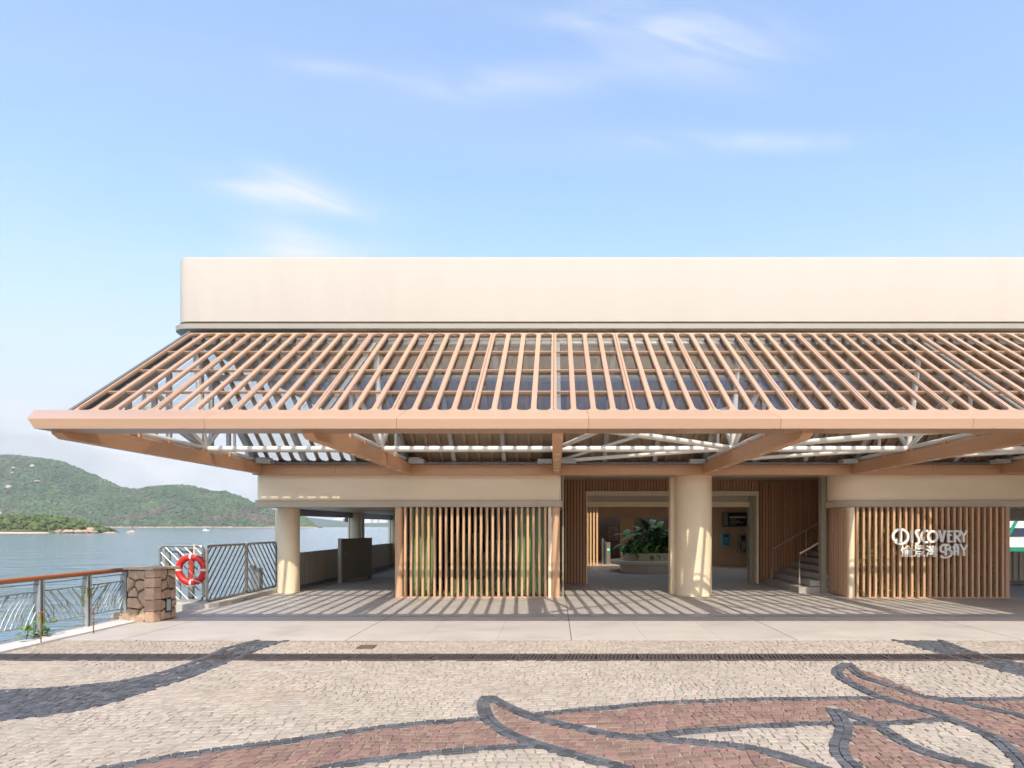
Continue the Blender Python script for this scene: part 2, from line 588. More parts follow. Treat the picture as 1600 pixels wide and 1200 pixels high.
def catmull(pts, step=0.03):
    P = [Vector((p[0], p[1])) for p in pts]
    P = [2 * P[0] - P[1]] + P + [2 * P[-1] - P[-2]]
    out = []
    for i in range(1, len(P) - 2):
        for k in range(12):
            t = k / 12
            a, b_, c, d = P[i - 1], P[i], P[i + 1], P[i + 2]
            out.append(0.5 * ((2 * b_) + (c - a) * t + (2 * a - 5 * b_ + 4 * c - d) * t * t + (3 * b_ - a - 3 * c + d) * t ** 3))
    out.append(P[-2])
    return out


# ================================================================== SETTING: sea, plaza, floor
SEA = -3.0
struct(build(MB().add([(-9000, -600, SEA), (9000, -600, SEA), (9000, 9000, SEA), (-9000, 9000, SEA)], [(0, 1, 2, 3)]), 'sea', WATER))

# quay body under plaza and pier building
quay = MB()
quay.prism([(-7.0, -60), (60, -60), (60, 18.0), (12.0, 18.0), (12.0, 60), (-6.72, 60), (-6.72, 16.3), (-7.25, 16.3), (-7.25, 12.2), (-7.0, 11.0)], -6, -0.035)
quay = struct(build(quay, 'quay', KERB))
# raised edge strip along the railing and kerb under the gate panels
e = MB()
e.prof([(-60, -0.4), (11.6, -0.4), (11.6, 0.02), (-60, 0.02)], -7.5, -6.98)
struct(build(e, 'quay_edge', mk('pale_edge_concrete', (0.55, 0.52, 0.48), 0.75, 0.12, 3, 0.3, 40)))
e = MB()
e.prism([(-8.1, 12.35), (-7.2, 12.35), (-6.75, 12.45), (-6.68, 12.7), (-6.68, 16.2), (-7.2, 16.2), (-7.2, 13.2), (-8.1, 13.2)], -0.5, 0.085)
struct(build(e, 'kerb', KERB))

# mortar bed of the cobbled plaza
plaza = struct(build(MB().box(-6.98, 40, -40, 8.995, -0.034, -0.010), 'cobbled_plaza', MORTAR))
far_pave = MB()
far_pave.box(-6.97, 40, -40, 2.15, -0.0095, -0.001)
far_pave.box(9.62, 40, 2.15, 8.99, -0.0095, -0.001)
build(far_pave, 'plaza_paving', STONE_FAR, plaza)
floor = struct(build(MB().box(-6.98, 40, 9.0, 40, -0.034, -0.014), 'paved_floor', mk('joint_sand', (0.17, 0.15, 0.125), 0.9, 0.2, 6)))

# paving slabs
xs = [0.225 + 1.057 * i for i in range(-7, 14)]
rows = [(9.004, 11.33), (11.395, 14.25), (14.262, 17.75), (17.762, 21.2), (21.212, 24.6), (24.612, 28.2)]
for ri, (ya, yb) in enumerate(rows):
    for k in range(len(xs) - 1):
        x0, x1 = xs[k], xs[k + 1]
        strong = (k % 3 == 1)
        gl = 0.007 if strong else 0.0015
        gr = 0.007 if (k % 3 == 0) else 0.0015
        m = MB()
        xl = max(x0 + gl, -6.97)
        if x1 - gr - xl < 0.1:
            continue
        if ri > 1:
            xl = max(xl, -6.7)
        m.box(xl, x1 - gr, ya + 0.002, yb - 0.002, -0.013, 0.0)
        build(m, 'paving_slab', CONCRETE, floor)
# slot drain along the eave line
sd = MB()
sd.box(-6.9, 14, 11.335, 11.352, -0.013, 0.003)
sd.box(-6.9, 14, 11.374, 11.391, -0.013, 0.003)
struct(build(sd, 'slot_drain', STEEL))

# ---------------- cobbles
rng = np.random.default_rng(11)


def gl(pts):
    return [G(*p) for p in pts]


D1_up = gl([(405, 999), (395, 1002), (355, 1012), (320, 1027), (280, 1042), (225, 1057), (150, 1069), (0, 1079), (-250, 1082)])
D1_lo = gl([(450, 999), (442, 1002), (400, 1015), (365, 1030), (300, 1055), (240, 1075), (150, 1102), (0, 1124), (-300, 1132)])
D2_up = gl([(1466, 999), (1472, 1001), (1540, 1025), (1600, 1037), (1760, 1056)])
D2_lo = gl([(1396, 999), (1402, 1001), (1475, 1022), (1525, 1035), (1600, 1056), (1760, 1085)])
R1_t = gl([(-100, 1250), (170, 1199), (300, 1177), (450, 1157), (600, 1136), (762, 1121)])
R1_b = gl([(350, 1240), (510, 1199), (600, 1185), (700, 1174), (800, 1166), (842, 1162)])
L1_l = gl([(763, 1087), (756, 1095), (756, 1106), (764, 1123), (782, 1138), (806, 1151), (842, 1163), (900, 1180), (980, 1202), (1060, 1240), (1110, 1290)])
L1_r = gl([(763, 1087), (790, 1102), (820, 1115), (850, 1125), (900, 1136), (960, 1148), (1020, 1153), (1100, 1160), (1170, 1168), (1220, 1180), (1290, 1202), (1350, 1235), (1390, 1290)])
R2_t = gl([(826, 1117), (950, 1105), (1050, 1097), (1200, 1092), (1380, 1090)])
R2_b = gl([(1002, 1151), (1100, 1140), (1250, 1131), (1375, 1130), (1492, 1122)])
L2_l = gl([(1324, 1036), (1309, 1045), (1310, 1055), (1330, 1067), (1360, 1082), (1400, 1097), (1450, 1110), (1490, 1125), (1525, 1140), (1560, 1157), (1580, 1175), (1602, 1200), (1620, 1260)])
L2_r = gl([(1324, 1036), (1345, 1055), (1380, 1067), (1430, 1085), (1465, 1091), (1525, 1102), (1600, 1119), (1700, 1150)])
R3_t = gl([(1468, 1092), (1600, 1092), (1760, 1094)])
L3_l = gl([(1299, 1106), (1313, 1122), (1318, 1142), (1310, 1165), (1318, 1185), (1336, 1202), (1370, 1260)])
L3_r = gl([(1299, 1106), (1330, 1117), (1370, 1132), (1400, 1152), (1440, 1172), (1490, 1187), (1545, 1202), (1640, 1235)])


def arr(c):
    return np.array([(p[0], p[1]) for p in catmull(c)])


def poly(a, b_):
    return np.vstack([arr(a), arr(b_)[::-1]])


DARK_P = [poly(D1_up, D1_lo), poly(D2_up, D2_lo)]
RED_P = [poly(R1_t, R1_b), poly(L1_l, L1_r), poly(R2_t, R2_b), poly(L2_l, L2_r), poly(R3_t, L2_r), poly(L3_l, L3_r)]


def inpoly(x, y, P):
    c = np.zeros(len(x), bool)
    j = len(P) - 1
    for i in range(len(P)):
        xi, yi, xj, yj = P[i][0], P[i][1], P[j][0], P[j][1]
        cond = ((yi > y) != (yj > y)) & (x < (xj - xi) * (y - yi) / (yj - yi + 1e-12) + xi)
        c ^= cond
        j = i
    return c


def clip_inside(curve, P):
    """drop the points of a curve lying inside polygon P"""
    a = arr(curve)
    return a[~inpoly(a[:, 0], a[:, 1], P)]


L1P, L2P, L3P = RED_P[1], RED_P[3], RED_P[5]
OUTL = [(arr(L1_l), 0.125), (arr(L1_r), 0.125), (arr(L2_l), 0.125), (arr(L2_r), 0.115), (arr(L3_l), 0.135), (arr(L3_r), 0.115),
        (clip_inside(R1_t, L1P), 0.105), (clip_inside(R1_b, L1P), 0.105), (clip_inside(R2_t, L2P), 0.105),
        (clip_inside(clip_inside(R2_b, L1P).tolist(), L2P), 0.105), (arr(R3_t), 0.105)]
EDGE = [(arr(D1_up), 0.08), (arr(D1_lo), 0.08), (arr(D2_up), 0.08), (arr(D2_lo), 0.08)]

stones = {'c': [], 'r': [], 'd': []}   # lists of (corners 4x2, height)


def outline_stones(P, width, rows_, h, sign=0.0):
    seg = np.diff(P, axis=0)
    ln = np.hypot(seg[:, 0], seg[:, 1])
    s = np.concatenate([[0], np.cumsum(ln)])
    tot = s[-1]

    def at(q):
        q = min(max(q, 0), tot)
        x, y = np.interp(q, s, P[:, 0]), np.interp(q, s, P[:, 1])
        e_ = 0.02
        x0, y0 = np.interp(max(q - e_, 0), s, P[:, 0]), np.interp(max(q - e_, 0), s, P[:, 1])
        x1, y1 = np.interp(min(q + e_, tot), s, P[:, 0]), np.interp(min(q + e_, tot), s, P[:, 1])
        d = math.hypot(x1 - x0, y1 - y0) + 1e-9
        return np.array((x, y)), np.array((-(y1 - y0) / d, (x1 - x0) / d))
    rw = width / rows_
    for r_ in range(rows_):
        o0 = -width / 2 + r_ * rw + sign * width / 2
        q = rng.uniform(0, 0.08)
        while q < tot - 0.03:
            l_ = rng.uniform(0.058, 0.095)
            a, na = at(q)
            b_, nb = at(min(q + l_, tot))
            stones['d'].append((np.array([a + na * o0, b_ + nb * o0, b_ + nb * (o0 + rw), a + na * (o0 + rw)]), h + rng.uniform(-0.001, 0.001)))
            q += l_


for P_, w_ in OUTL:
    if len(P_) > 3:
        outline_stones(P_, w_, 2, 0.004)
for P_, w_ in EDGE:
    outline_stones(P_, w_, 1, 0.003)

allout = [(P_, w_) for P_, w_ in OUTL + EDGE]
U0, U1, V0, V1 = -7.6, 10.2, 2.0, 9.1
PITCH = 0.077


def warp(u, v):
    x = u + 0.16 * np.sin(0.8 * v + 1.3) + 0.05 * np.sin(2.3 * u + 1.1 * v) + 0.03 * np.sin(5.1 * v + 2.0 * u)
    y = v + 0.24 * np.sin(0.55 * u + 0.4) + 0.08 * np.sin(1.7 * u + 0.9 * v) + 0.025 * np.sin(4.3 * u + 1.7)
    return x, y


quads = []
nv = int((V1 - V0) / PITCH)
for j in range(nv):
    va, vb = V0 + j * PITCH, V0 + (j + 1) * PITCH
    u = U0 + rng.uniform(0, 0.1)
    while u < U1:
        w_ = rng.uniform(0.056, 0.105)
        quads.append((u, u + w_, va, vb))
        u += w_
Q = np.array(quads)
cu_, cv_ = (Q[:, 0] + Q[:, 1]) / 2, (Q[:, 2] + Q[:, 3]) / 2
cx_, cy_ = warp(cu_, cv_)
keep = (cx_ > -6.93) & (cx_ < 9.6) & (cy_ > 2.2) & (cy_ < 8.955) & ~((cy_ > 7.60) & (cy_ < 8.06))
isd = np.zeros(len(Q), bool)
isr = np.zeros(len(Q), bool)
for P_ in DARK_P:
    isd |= inpoly(cx_, cy_, P_)
for P_ in RED_P:
    isr |= inpoly(cx_, cy_, P_)
near = np.zeros(len(Q), bool)
for P_, w_ in allout:
    if len(P_) < 3:
        continue
    d2 = np.full(len(Q), 9e9)
    for p in P_[::2]:
        d2 = np.minimum(d2, (cx_ - p[0]) ** 2 + (cy_ - p[1]) ** 2)
    near |= d2 < (w_ / 2 + 0.012) ** 2
keep &= ~near
for i in np.nonzero(keep)[0]:
    u0, u1, va, vb = Q[i]
    uu = np.array([u0, u1, u1, u0]) + rng.normal(0, 0.0058, 4)
    vv = np.array([va, va, vb, vb]) + rng.normal(0, 0.0058, 4)
    X_, Y_ = warp(uu, vv)
    Y_ = np.clip(Y_, None, 8.985)
    cy = Y_.mean()
    if cy > 7.8:
        Y_ = np.maximum(Y_, 8.035)
    else:
        Y_ = np.minimum(Y_, 7.625)
    k = 'd' if isd[i] else ('r' if isr[i] else 'c')
    stones[k].append((np.stack([X_, Y_], 1), rng.uniform(-0.002, 0.002)))


def stone_geo(c, h):
    cen = c.mean(0)
    out = cen + (c - cen) * 1.0
    d = c - cen
    ln = np.hypot(d[:, 0], d[:, 1])[:, None] + 1e-9
    bot = cen + d * (1 - 0.0040 / ln)
    mid = cen + d * (1 - 0.0050 / ln)
    top = cen + d * (1 - 0.0110 / ln)
    tl = rng.normal(0, 0.0012, 4)
    vs = [(p[0], p[1], -0.012) for p in bot] + [(p[0], p[1], h - 0.0045) for p in mid] + [(top[q][0], top[q][1], h + tl[q]) for q in range(4)]
    fs = [(8, 9, 10, 11)]
    for a in range(2):
        for q in range(4):
            fs.append((a * 4 + q, a * 4 + (q + 1) % 4, a * 4 + 4 + (q + 1) % 4, a * 4 + 4 + q))
    return vs, fs


flat = []
for k in stones:
    for c, h in stones[k]:
        cen = c.mean(0)
        px = 868 + 1000 * cen[0] / cen[1]
        py = 822 + 1600 / cen[1]
        flat.append((cen[1] if (0 < px < 1600 and py < 1197) else 99, k, c, h))
flat.sort(key=lambda q: q[0])
SM = {'c': STONE_C, 'r': STONE_R, 'd': STONE_D}
for _, k, c, h in flat[:300]:
    vs, fs = stone_geo(c, h)
    build(MB().add(vs, fs), 'cobblestone', SM[k], plaza)
for k, nm in (('c', 'cream_cobbles'), ('r', 'red_cobbles'), ('d', 'charcoal_cobbles')):
    m = MB()
    for _, kk, c, h in flat[300:]:
        if kk == k:
            m.add(*stone_geo(c, h))
    stuff(build(m, nm, SM[k], plaza))

# ---------------- cast iron drain across the plaza
drain = struct(build(MB().box(-6.97, 14, 7.64, 8.02, -0.03, -0.0085), 'drain_channel', BLACK))
gm = MB()
gm.box(0.004, 0.496, 7.645, 7.685, -0.008, 0.004)
gm.box(0.004, 0.496, 7.975, 8.015, -0.008, 0.004)
gm.box(0.004, 0.03, 7.685, 7.975, -0.008, 0.004)
gm.box(0.47, 0.496, 7.685, 7.975, -0.008, 0.004)
for q in range(9):
    x = 0.055 + q * 0.046
    gm.bar((x - 0.02, 7.685, -0.002), (x + 0.03, 7.975, -0.002), 0.024, 0.010)
gme = gm.mesh('grate')
for q in range(42):
    link('drain_grate', gme, IRON, drain, (-6.96 + 0.5 * q, 0, 0))
fx, fy = G(573, 1011)
lid = build(MB().cbox(-0.11, 0.11, -0.12, 0.12, -0.01, 0.008), 'access_cover', mk('brown_cover_metal', (0.12, 0.075, 0.05), 0.7, 0.2, 9), None, loc=(fx, fy, 0))
tag(lid, 'small brown square access cover set in the cream cobbles', 'cover')

# ================================================================== PIER BUILDING
bld = thing('pier_building', (0, 14.4, 0), 'cream ferry pier building with a sloping glass canopy and slatted timber screens', 'building')

# upper cream block
UX0, UX1, UY0, UY1 = -7.09, 34, 11.9, 20.0
up = MB()
up.loft([rrect(UX0, UX1, UY0, UY1, 0.26, o_, z_) for o_, z_ in ((-0.05, 5.40), (0.0, 5.405), (0.0, 6.565), (-0.008, 6.595), (-0.03, 6.610), (-0.08, 6.615))])
wall_up = build(up, 'upper_wall', CREAM, bld, True)
gt = MB()
gt.loft([rrect(UX0, UX1, UY0, UY1, 0.3, o_, z_) for o_, z_ in ((-0.22, 5.402), (-0.22, 5.33), (0.02, 5.33), (0.07, 5.345), (0.09, 5.335), (0.085, 5.25), (0.05, 5.225), (-0.2, 5.22))], False, True)
build(gt, 'gutter', GUTTER, wall_up, True)
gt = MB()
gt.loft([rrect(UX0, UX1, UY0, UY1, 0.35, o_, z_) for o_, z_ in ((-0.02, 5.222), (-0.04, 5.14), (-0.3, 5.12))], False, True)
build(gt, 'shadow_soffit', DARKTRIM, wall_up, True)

# lower cream blocks (first floor bands) with trim ledges
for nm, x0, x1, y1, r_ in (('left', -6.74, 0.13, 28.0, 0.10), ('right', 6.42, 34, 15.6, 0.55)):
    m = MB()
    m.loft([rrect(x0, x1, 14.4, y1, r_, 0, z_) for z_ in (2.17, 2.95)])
    w_ = build(m, 'cream_wall_band', CREAM_LIFTED, bld, True)
    m = MB()
    m.loft([rrect(x0, x1, 14.4, y1, r_, o_, z_) for o_, z_ in ((-0.05, 2.185), (0.05, 2.185), (0.06, 2.18), (0.06, 2.165), (0.045, 2.16), (0.045, 2.03), (-0.05, 2.02))])
    build(m, 'trim_ledge', TRIM, w_, True)
# ceiling above the entrance and the hall
build(MB().box(0.14, 6.41, 14.95, 15.6, 2.87, 2.95), 'entrance_ceiling', CREAM, bld)
build(MB().box(0.14, 9.8, 15.602, 20.0, 2.87, 2.95), 'entrance_ceiling', CREAM, bld)
build(MB().box(9.81, 34, 15.602, 18.0, 2.18, 2.95), 'passage_ceiling', CREAM, bld)
build(MB().box(9.62, 9.8, 15.0, 18.2, 0, 2.868), 'stair_wall', BROWN_V, bld)
hr = MB()
hr.box(-0.2, 9.4, 20.0, 20.3, 2.60, 2.75)
hr.box(-0.2, 0.4, 20.3, 23.2, 2.60, 2.75)
hr.box(8.4, 9.4, 20.3, 23.2, 2.60, 2.75)
hr.box(-0.2, 1.0, 23.2, 25.5, 2.60, 2.75)
hr.box(5.6, 9.4, 23.2, 25.5, 2.60, 2.75)
hr.box(-0.2, 9.4, 25.5, 29, 2.60, 2.75)
build(hr, 'hall_roof', BEIGE, bld)
build(MB().box(0.4, 8.4, 20.3, 23.2, 2.70, 2.71), 'fill_rooflight', ROOFGLASS, bld)  # unseen rooflight added to let sky fill light into the hall
build(MB().box(1.0, 5.6, 23.21, 25.5, 2.70, 2.71), 'fill_rooflight', ROOFGLASS, bld)  # rooflight behind the floor sun patch, widened to bounce sun into the hall
for k in range(7):
    build(MB().box(1.3 + k, 1.36 + k, 20.3, 23.2, 2.60, 2.695), 'fill_rooflight_bar', GREY_STEEL, bld)

# salmon band under the canopy, in segments
bx = [-6.76] + [-4.9 + 3.327 * i for i in range(0, 7)]
for i in range(len(bx) - 1):
    m = MB()
    m.box(bx[i] + 0.002, bx[i + 1] - 0.002, 14.26, 14.395, 2.745, 2.965)
    build(m, 'fascia_band', SALMON_B, bld)
m = MB()
m.box(0.16, 6.40, 14.398, 14.95, 2.75, 2.80)
build(m, 'entrance_soffit', SALMON_B, bld)

# ---------------- canopy
YE, ZE, YT, ZT = 8.835, 3.19, 11.70, 5.133
LS = math.hypot(YT - YE, ZT - ZE)
TH = math.atan2(ZT - ZE, YT - YE)
MODW = 1.109
X00 = -0.027


def panel_mesh(w, Ls, depth, slotw, margin0, margin1, gap=0.004, nslot=4, n=6):
    m = MB()
    cw = (w - 2 * gap) / nslot
    for k in range(nslot):
        xc = gap + cw * (k + 0.5)

        def outline(half, v0, v1):
            pts = []
            for q in range(n + 1):      # bottom arc, left to right
                a = math.pi + math.pi * q / n
                pts.append((xc + half * math.cos(a), v0 + half * 0.85 * (1 + math.sin(a))))
            for q in range(n + 1):      # top arc, right to left
                a = math.pi * q / n
                pts.append((xc + half * math.cos(a), v1 - half * 0.85 * (1 - math.sin(a))))
            return pts
        hs = slotw / 2
        o1 = outline(hs + 0.007, margin0 - 0.007, Ls - margin1 + 0.007)
        o2 = outline(hs, margin0, Ls - margin1)
        cell = []
        for idx, (x, y) in enumerate(o1):
            half_arc = idx <= n
            q = idx if half_arc else idx - n - 1
            yy = 0.0 if half_arc else Ls
            if half_arc:
                t = q / n
            else:
                t = 1 - q / n
            if q == 0 or q == n:
                xx = xc - cw / 2 if t == 0 else xc + cw / 2
                cell.append((xx, y))
            else:
                tt = min(max((t - 1 / n) / (1 - 2 / n), 0), 1)
                cell.append((xc - cw / 2 + cw * tt, yy))
        K = len(o1)
        vs = [(x, y, 0) for x, y in cell] + [(x, y, 0) for x, y in o1] + [(x, y, -0.014) for x, y in o1] + [(x, y, -0.014) for x, y in o2] + \
             [(x, y, -depth) for x, y in o2] + [(x, y, -depth) for x, y in cell]
        fs = []
        for ring in range(5):
            for q in range(K):
                q2 = (q + 1) % K
                fs.append((ring * K + q, ring * K + q2, (ring + 1) * K + q2, (ring + 1) * K + q))
        if k == 0:
            fs += [(5 * K + q, 5 * K + (q + 1) % K, (q + 1) % K, q) for q in range(K) if cell[q][0] <= gap + 1e-6 and cell[(q + 1) % K][0] <= gap + 1e-6]
        if k == nslot - 1:
            fs += [(5 * K + q, 5 * K + (q + 1) % K, (q + 1) % K, q) for q in range(K) if cell[q][0] >= w - gap - 1e-6 and cell[(q + 1) % K][0] >= w - gap - 1e-6]
        m.add(vs, fs)
    return m.mesh('panel'), cw, gap


PD = 0.042
pme, CW, GAP = panel_mesh(MODW, LS, PD, 0.197, 0.03, 0.035)
rowv = [0.0, 0.225 * LS, 0.48 * LS, 0.735 * LS, LS]
pane_me = []
for a in range(4):
    m = MB()
    m.box(-0.115, 0.115, rowv[a] + 0.004, rowv[a + 1] - 0.004, 0, 0.006)
    pane_me.append(m.mesh('pane'))
cross = MB()
cross.box(0.006, MODW - 0.006, -0.012, 0.012, -0.025, 0.014)
cross_me = cross.mesh('crossbar')


def slope_pt(u, v, n_):
    return (u, YE + v * math.cos(TH) - n_ * math.sin(TH), ZE + v * math.sin(TH) + n_ * math.cos(TH))


for i in range(-6, 8):
    x0 = X00 + MODW * i
    p = link('canopy_panel', pme, SALMON, bld, slope_pt(x0, 0, 0), (TH, 0, 0))
    for a in range(3):
        link('crossbar', cross_me, SALMON, p, slope_pt(x0, rowv[a + 1], -PD - 0.002), (TH, 0, 0))
    for k in range(4):
        for a in range(4):
            link('glass_pane', pane_me[a], GLASS, p, slope_pt(x0 + GAP + CW * (k + 0.5), 0, -PD - 0.036), (TH, 0, 0))
# opaque canopy beyond the last glazed panel
op = MB()
op.box(0.004, MODW - 0.004, 0, LS, -0.1, 0)
op_me = op.mesh('solid_panel')
for i in range(8, 16):
    link('solid_canopy_panel', op_me, SALMON, bld, slope_pt(X00 + MODW * i, 0, 0), (TH, 0, 0))
# gable rake trim
xg = X00 - 6 * MODW
build(MB().bar(slope_pt(xg - 0.03, -0.05, -0.06), slope_pt(xg - 0.03, LS + 0.05, -0.06), 0.05, 0.14), 'rake_trim', DARKTRIM, bld)
# bolts on the middle joint
bm_ = MB()
for q in range(34):
    c = Vector(slope_pt(X00, 0.08 + q * 0.1, 0.004))
    bm_.tube([c, c + Vector((0, -0.008, 0.012))], 0.011, 6)
stuff(build(bm_, 'joint_bolts', TRIM, bld))

# eave fascia
fprof = [(8.30, 2.865), (8.28, 2.99), (8.33, 3.02), (8.84, 3.205), (8.86, 3.05), (8.75, 2.865)]
joints = [-6.80] + [0.43 + 2.49 * i for i in range(-2, 7)]
for i in range(len(joints) - 1):
    m = MB()
    if i == 0:
        a = [-6.76, -6.83, -6.87, -7.20, -7.0, -6.74]
    else:
        a = joints[i] + 0.002
    m.prof(fprof, a, joints[i + 1] - 0.002)
    build(m, 'eave_fascia', SALMON, bld)

# salmon beams with downlights, trusses on top
beam_x = [-6.62 + 3.324 * i for i in range(6)]
lens_m = mk('downlight_lens', (0.75, 0.72, 0.66), 0.3, 0.02, 4)
for i, X in enumerate(beam_x):
    m = MB()
    m.prof([(8.50, 2.83), (8.62, 2.77), (14.24, 2.77), (14.24, 3.00), (8.50, 3.00)], X - 0.075, X + 0.075)
    bmo = build(m, 'canopy_beam', SALMON_B, bld)
    for yy in (10.4, 11.2, 12.6, 13.4):
        m = MB()
        m.cyl(X, yy, 0.045, 2.760, 2.772, 12)
        build(m, 'downlight', lens_m, bmo)
    for yy in (9.3, 10.1, 10.9, 11.9, 12.9):
        m = MB()
        m.box(X - 0.078, X + 0.078, yy - 0.03, yy + 0.03, 2.98, 3.06)
        build(m, 'clip', SALMON_B, bmo)
    t = MB()
    t.tube([(X, 8.85, 3.07), (X, 14.2, 3.07)], 0.05, 10)
    tr = build(t, 'truss_chord', WHITE_STEEL, bld, True)
    zo = lambda y: ZE + (y - YE) * math.tan(TH) - 0.22
    zi = lambda y: 2.98 + (14.35 - y) * 2.12 / 2.6 - 0.12
    for (pa, pb, rr) in (((X, 12.1, 3.08), (X, 11.75, 4.85), 0.05), ((X, 12.1, 3.08), (X, 10.3, zo(10.3)), 0.045), ((X, 12.1, 3.08), (X, 13.05, zi(13.05)), 0.045),
                         ((X, 10.3, 3.08), (X, 10.3, zo(10.3)), 0.03), ((X, 13.2, 3.08), (X, 13.2, zi(13.2)), 0.03), ((X, 10.3, 3.08), (X, 9.4, zo(9.4)), 0.035)):
        t = MB()
        t.tube([pa, pb], rr, 8)
        build(t, 'truss_strut', WHITE_STEEL, tr, True)
    t = MB()
    t.bar((X, YE + 0.2, zo(YE + 0.2)), (X, YT, zo(YT)), 0.10, 0.12)
    t.bar((X, 14.3, 2.98 + 0.02), (X, 11.85, zi(11.85)), 0.10, 0.10)
    build(t, 'truss_rafter', MIDSTEEL, tr)
    t = MB()
    t.box(X + 0.10, X + 0.42, 13.9, 14.24, 2.97, 3.06)
    t.box(X - 0.42, X - 0.10, 13.9, 14.24, 2.97, 3.06)
    t.box(X + 0.10, X + 0.35, 13.95, 14.2, 3.06, 3.10)
    build(t, 'seat_bracket', GREY_STEEL, tr)
# long tube under the ridge and the ridge beam
t = MB()
t.tube([(-6.62, 12.1, 3.06), (17, 12.1, 3.06)], 0.055, 10)
build(t, 'tie_tube', WHITE_STEEL, bld, True)
build(MB().box(-6.6, 17, 11.62, 11.86, 4.90, 5.02), 'ridge_beam', DARKTRIM, bld)
# wind bracing of the right-hand bays
for xa, xb in ((beam_x[2], beam_x[3]), (beam_x[3], beam_x[4]), (beam_x[4], beam_x[5])):
    mid = xa if xa < 3 else xa
    for pa, pb, rr in (((xb, 12.1, 3.07), (xa, 9.0, 3.05), 0.05), ((xb, 12.1, 3.07), (xa, 14.2, 3.04), 0.04), ((xa, 14.2, 3.04), (xb, 12.05, 3.85), 0.035),
                       ((xa, 12.1, 3.07), (xa + 0.68, 9.64, 3.06), 0.04), ((xa, 12.1, 3.07), (xb, 9.0, 3.05), 0.05)):
        if xa > 1 and pa[0] == xb and pb[1] == 9.0:
            continue
        if xa < 1 and pa[0] == xa and pb[1] == 9.0:
            continue
        t = MB()
        t.tube([pa, pb], rr, 10)
        build(t, 'brace_tube', WHITE_STEEL, bld, True)
# posts and braces of the open gable end
for yy in (9.95, 10.6, 11.0, 12.0, 12.35, 13.0, 13.8):
    z1 = (ZE + (yy - YE) * math.tan(TH) - 0.14) if yy < 11.75 else 2.98 + (14.35 - yy) * 2.12 / 2.6 - 0.05
    m = MB()
    m.bar((-6.64, yy, 3.05), (-6.64, yy, z1), 0.07, 0.07)
    build(m, 'gable_post', GREY_STEEL, bld)
for (a, c) in (((-6.64, 10.6, 3.5), (-6.64, 12.1, 3.08)), ((-6.64, 12.1, 3.08), (-6.64, 13.0, 3.85)), ((-6.64, 14.25, 3.02), (-6.64, 11.8, 4.95))):
    build(MB().bar(a, c, 0.08, 0.10), 'gable_brace', GREY_STEEL, bld)

# inner slope of the canopy
IA, IB = (14.35, 2.985), (11.80, 5.07)
LI = math.hypot(IA[0] - IB[0], IB[1] - IA[1])
TI = math.pi - math.atan2(IB[1] - IA[1], IA[0] - IB[0])
ipme, _, _ = panel_mesh(MODW, LI, 0.06, 0.205, 0.05, 0.05, n=4)
backm = MB()
backm.box(0.002, MODW - 0.002, 0.0, LI, -0.085, -0.062)
back_me = backm.mesh('backing')
backg = MB()
backg.box(0.002, MODW - 0.002, 0.0, LI, -0.070, -0.062)
backg_me = backg.mesh('glass_sheet')
cladm = MB()
for q in range(4):
    cladm.box(0.03, MODW - 0.03, LI * q / 4 + 0.03, LI * (q + 1) / 4 - 0.03, -0.115, -0.087)
clad_me = cladm.mesh('cladding')
CLAD = mk('pale_cladding', (0.62, 0.55, 0.44), 0.5, 0.08, 2)
INNER = mk('bronze_inner_panel', (0.36, 0.275, 0.18), 0.35, 0.08, 2)
for i in range(-6, 14):
    x0 = X00 + MODW * i
    ip = link('inner_canopy_panel', ipme, SALMON, bld, (x0, IA[0], IA[1]), (TI, 0, 0))
    if i < -4:
        link('glass_sheet', backg_me, GLASS, ip, (x0, IA[0], IA[1]), (TI, 0, 0))
    else:
        link('backing_sheet', back_me, INNER, ip, (x0, IA[0], IA[1]), (TI, 0, 0))
        link('cladding_sheet', clad_me, CLAD, ip, (x0, IA[0], IA[1]), (TI, 0, 0))
    m = MB()
    o_ = 0.06
    m.bar((x0, IA[0] - 0.63 * o_, IA[1] - 0.77 * o_ + 0.03), (x0, IB[0] - 0.63 * o_, IB[1] - 0.77 * o_), 0.09, 0.10)
    build(m, 'inner_rafter', GREY_STEEL, ip)
for q in (0.17, 0.45, 0.75):
    y_ = IA[0] + (IB[0] - IA[0]) * q - 0.07
    z_ = IA[1] + (IB[1] - IA[1]) * q - 0.09
    build(MB().box(-6.6, 16, y_ - 0.05, y_ + 0.05, z_ - 0.05, z_ + 0.05), 'purlin', GREY_STEEL, bld)
build(MB().box(-6.7, 16, 14.12, 14.27, 2.966, 3.01), 'sill_plate', DARKTRIM, bld)

# ---------------- columns
for (x, y, r_, z1, nm) in ((3.21, 14.93, 0.425, 2.76, 'column'), (-6.44, 15.45, 0.25, 2.03, 'column'), (-6.42, 20.6, 0.26, 2.03, 'column'), (-6.42, 25.6, 0.26, 2.03, 'column')):
    m = MB()
    n_ = 40
    ring = lambda z, q: [(x + q * math.cos(2 * math.pi * k / n_), y + q * math.sin(2 * math.pi * k / n_), z) for k in range(n_)]
    m.loft([ring(0.0, r_ + 0.006), ring(0.05, r_ + 0.006), ring(0.055, r_), ring(z1, r_)])
    build(m, nm, CREAM_COL, bld, True)
build(MB().cbox(2.70, 2.84, 15.02, 15.3, 0, 2.76, 0.01), 'door_guide', CREAM_COL, bld)
build(MB().cbox(-7.06, -6.9, 16.1, 16.3, 0, 2.02, 0.01), 'edge_post', CREAM_COL, bld)
m = MB()
m.cbox(6.30, 6.42, 15.15, 15.33, 0, 2.86, 0.01)
build(m, 'jamb_post', JAMB, bld)
build(MB().cbox(0.145, 0.19, 14.5, 14.6, 0.0, 2.86, 0.01), 'jamb_post', JAMB, bld)
